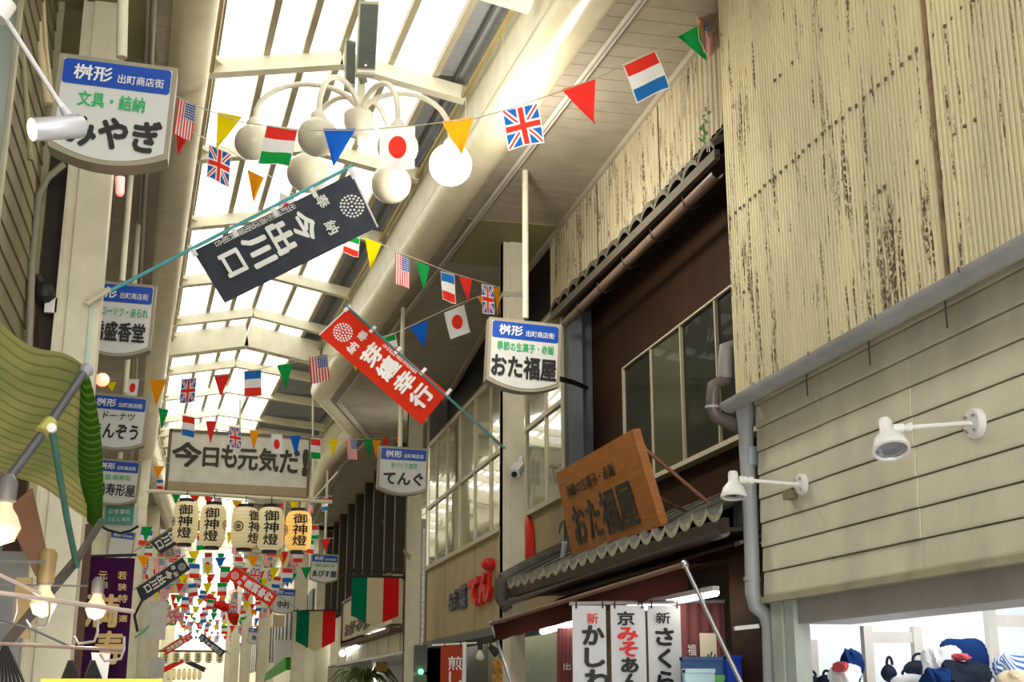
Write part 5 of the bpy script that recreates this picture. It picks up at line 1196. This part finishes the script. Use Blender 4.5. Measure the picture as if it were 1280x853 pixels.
th = bunting([(868, -10), (872, 30), (874, 50), (884, 70), (884, 170), (884, 190)], 9.45, 9.42, [('yellow', (866, -8), (874, -6), (877, 42), .2), ('us', (874, 10), (884, 16), (878, 66), .2), ('green', (847, 46), (876, 30), (884, 75), .1)], 'end of a flag string tied at the edge of the peeling ribbed sheet')
fol = thing('dried_sprig', at(881, 145, 9.4), 'green twiggy sprig caught on the flag cord beside the ribbed sheet', 'sprig')
for k in range(9):
    a_ = at(881+random.uniform(-3, 3), 140+k*5, 9.4); build('leaf', B().quad(a_, a_+Vector((random.uniform(-.06, .06), 0, .02)), a_+Vector((random.uniform(-.06, .06), .02, .06)), a_+Vector((0, .01, .05))), mat('sprig_green', (.16, .28, .10), .6), fol)
bunting([(222, 160), (240, 165), (290, 190), (330, 215), (370, 245), (430, 292), (475, 305), (515, 322), (560, 340), (600, 352), (625, 360)], 10.6, 14.8, [
    ('red', (220, 160), (242, 160), (222, 195), .1), ('union', (261, 180), (289, 192), (258, 222), .1), ('orange', (309, 212), (330, 222), (317, 253)), ('japan', (350, 240), (372, 252), (346, 275)),
    ('italy', (430, 292), (450, 298), (428, 316)), ('yellow', (456, 297), (477, 305), (463, 338)), ('us', (494, 316), (512, 324), (494, 354)), ('green', (520, 327), (537, 333), (530, 365)),
    ('france', (551, 339), (568, 344), (553, 375)), ('red', (574, 346), (590, 349), (585, 379)), ('union', (602, 355), (617, 358), (603, 391)), ('orange', (617, 360), (625, 360), (622, 394), .1)], 'flag string running behind the charcoal banner to the white column')
bunting([(625, 362), (600, 370), (555, 388), (500, 414), (440, 440), (400, 448), (340, 458), (290, 468), (230, 475), (180, 474), (128, 474)], 15.1, 17.5, [
    ('orange', (597, 372), (610, 366), (603, 382)), ('japan', (555, 391), (580, 381), (563, 425)), ('blue', (512, 409), (536, 400), (531, 435)), ('italy', (474, 422), (494, 416), (479, 448)),
    ('yellow', (436, 440), (450, 444), (445, 466)), ('us', (386, 447), (409, 443), (389, 480)), ('green', (346, 457), (366, 453), (358, 486)), ('france', (305, 464), (327, 462), (305, 497)),
    ('red', (267, 469), (288, 467), (276, 497)), ('union', (227, 474), (246, 472), (224, 505)), ('orange', (187, 475), (208, 475), (195, 508)), ('japan', (160, 474), (174, 474), (157, 496), .1), ('yellow', (132, 478), (146, 478), (140, 490))],
    'flag string running behind the red banner across to the left signs')
bunting([(195, 508), (230, 520), (260, 527), (300, 535), (350, 543), (400, 549), (440, 550), (505, 547)], 22, 22.6, [
    ('green', (198, 510), (211, 513), (202, 537)), ('netherlands', (228, 519), (244, 522), (227, 545)), ('red', (257, 526), (271, 527), (263, 555)), ('union', (286, 533), (301, 535), (287, 560)),
    ('orange', (312, 538), (324, 539), (317, 563)), ('japan', (339, 543), (353, 544), (339, 567)), ('blue', (362, 545), (376, 545), (370, 571)), ('hungary', (388, 548), (401, 549), (388, 574)),
    ('yellow', (411, 549), (423, 549), (416, 573)), ('us', (433, 549), (446, 550), (434, 574)), ('green', (454, 549), (466, 549), (462, 573)), ('orange', (465, 550), (477, 551), (470, 574)), ('red', (478, 548), (486, 547), (483, 560)), ('red', (494, 547), (503, 545), (499, 560))],
    'flag string just above the greeting board')
bunting([(190, 570), (198, 575), (240, 590)], 24, 24.4, [('orange', (191, 583), (206, 583), (197, 598)), ('france', (196, 600), (204, 600), (196, 612))], 'short run of flags left of the greeting board')
bunting([(186, 612), (230, 618), (290, 625), (350, 628), (415, 620)], 26.5, 27.0, [
    ('green', (214, 617), (227, 617), (219, 630)), ('red', (235, 618), (250, 620), (245, 628)), ('red', (255, 620), (267, 622), (260, 634)), ('union', (267, 622), (277, 623), (268, 632)), ('orange', (290, 626), (303, 627), (297, 640)),
    ('red', (346, 630), (354, 630), (350, 640)), ('yellow', (362, 627), (374, 627), (368, 640)), ('us', (383, 622), (391, 624), (384, 640)), ('netherlands', (402, 624), (410, 622), (402, 640))], 'flag string showing between the greeting board and the lanterns')
# deeper strings
seq = ['red', 'union', 'yellow', 'netherlands', 'green', 'japan', 'blue', 'hungary', 'orange', 'us', 'red', 'france', 'yellow', 'italy']
rd = random.Random(3)
Ys = [28.5, 30, 31.5, 33, 35, 37, 39, 41, 43.5, 46, 48.5, 51, 54, 57, 60, 64, 68, 72, 76]
names_ = ['first', 'second', 'third', 'fourth', 'fifth', 'sixth', 'seventh', 'eighth', 'ninth', 'tenth', 'eleventh', 'twelfth', 'thirteenth', 'fourteenth', 'fifteenth', 'sixteenth', 'seventeenth', 'eighteenth', 'nineteenth']
for i, Y in enumerate(Ys):
    xa = RX(-.3, Y); xb = RX(3.6, Y)+.6; h0 = 3.35 + .35*sin(i*2.1); sag = .35; n = 12
    th = thing('bunting', (xa, Y, EYE+h0), f'{names_[i]} flag string beyond the lanterns, counting away from the camera', 'bunting', 'strings of paper flags')
    cp = lambda a: Vector((xa+(xb-xa)*a, Y+.5*sin(i)*a, EYE+h0+.25*(1 if i % 2 else -1)*(a-.5)-sag*4*a*(1-a)*.5))
    build('cord', B().tube([cp(k/10) for k in range(11)], .006, 4), ropem, th)
    o_ = rd.randrange(14)
    for k in range(n):
        kind = seq[(k+o_) % 14]; a = (k+.5)/n+rd.uniform(-.01, .01); p = cp(a)
        o = bpy.data.objects.new('pennant' if kind in TRI else 'flag', flag_mesh(kind, k % 3)); C.objects.link(o); o.parent = th
        o.location = p-ORG[th.name]; s_ = .30*rd.uniform(.9, 1.1); o.scale = (s_*(.9 if kind in TRI else .85), s_, s_*(1.0 if kind in TRI else 1.15)); o.rotation_euler = (rd.uniform(-.25, .25), rd.uniform(-.12, .12), rd.uniform(-.9, .9)); o['label'] = FN[kind]

# ------------------------------------------------------------------ loose details
pm3 = [('trailing_cord', [at(884, 70, 9.4), at(883, 120, 9.4), at(887, 190, 9.4)], .005, ropem, 'thin cord hanging at the edge of the peeling ribbed sheet', 'cord')]
for a_ in pm3: pipe(*a_)
pipe('cable', [at(172, 790, 20), at(168, 770, 20), at(178, 750, 20), at(172, 735, 20)], .02, black, 'black cable loop right of the purple curtain', 'cable')
pipe('cable', [at(168, 798, 18), at(180, 790, 18), at(186, 782, 18)], .012, mat('green_cord', (.1, .5, .2), .5), 'green cord right of the purple curtain', 'cable')

sc2 = thing('security_camera', at(646, 590, 15.3), 'small white camera on the large white column below the pole end', 'camera')
build('body', B().bar(at(650, 583, 15.3), at(643, 592, 15.0), .12, .10), white, sc2); build('lens', B().lathe(at(643, 593, 14.98), at(643, 593, 14.98)-at(650, 584, 15.3), [(0, 0), (.035, 0), (.035, .02), (0, .02)], 12), black, sc2)
build('foot', B().tube([at(650, 583, 15.3), at(652, 572, 15.4)], .03, 8), white, sc2)
sb2 = thing('sign_bracket', at(702, 474, 13.1), 'black bracket joining the middle hanging sign to the dark pilaster', 'bracket')
build('arm', B().tube([at(700, 474, 13.1), at(716, 478, 13.6), at(733, 485, 14.6)], .03, 8), black, sb2)
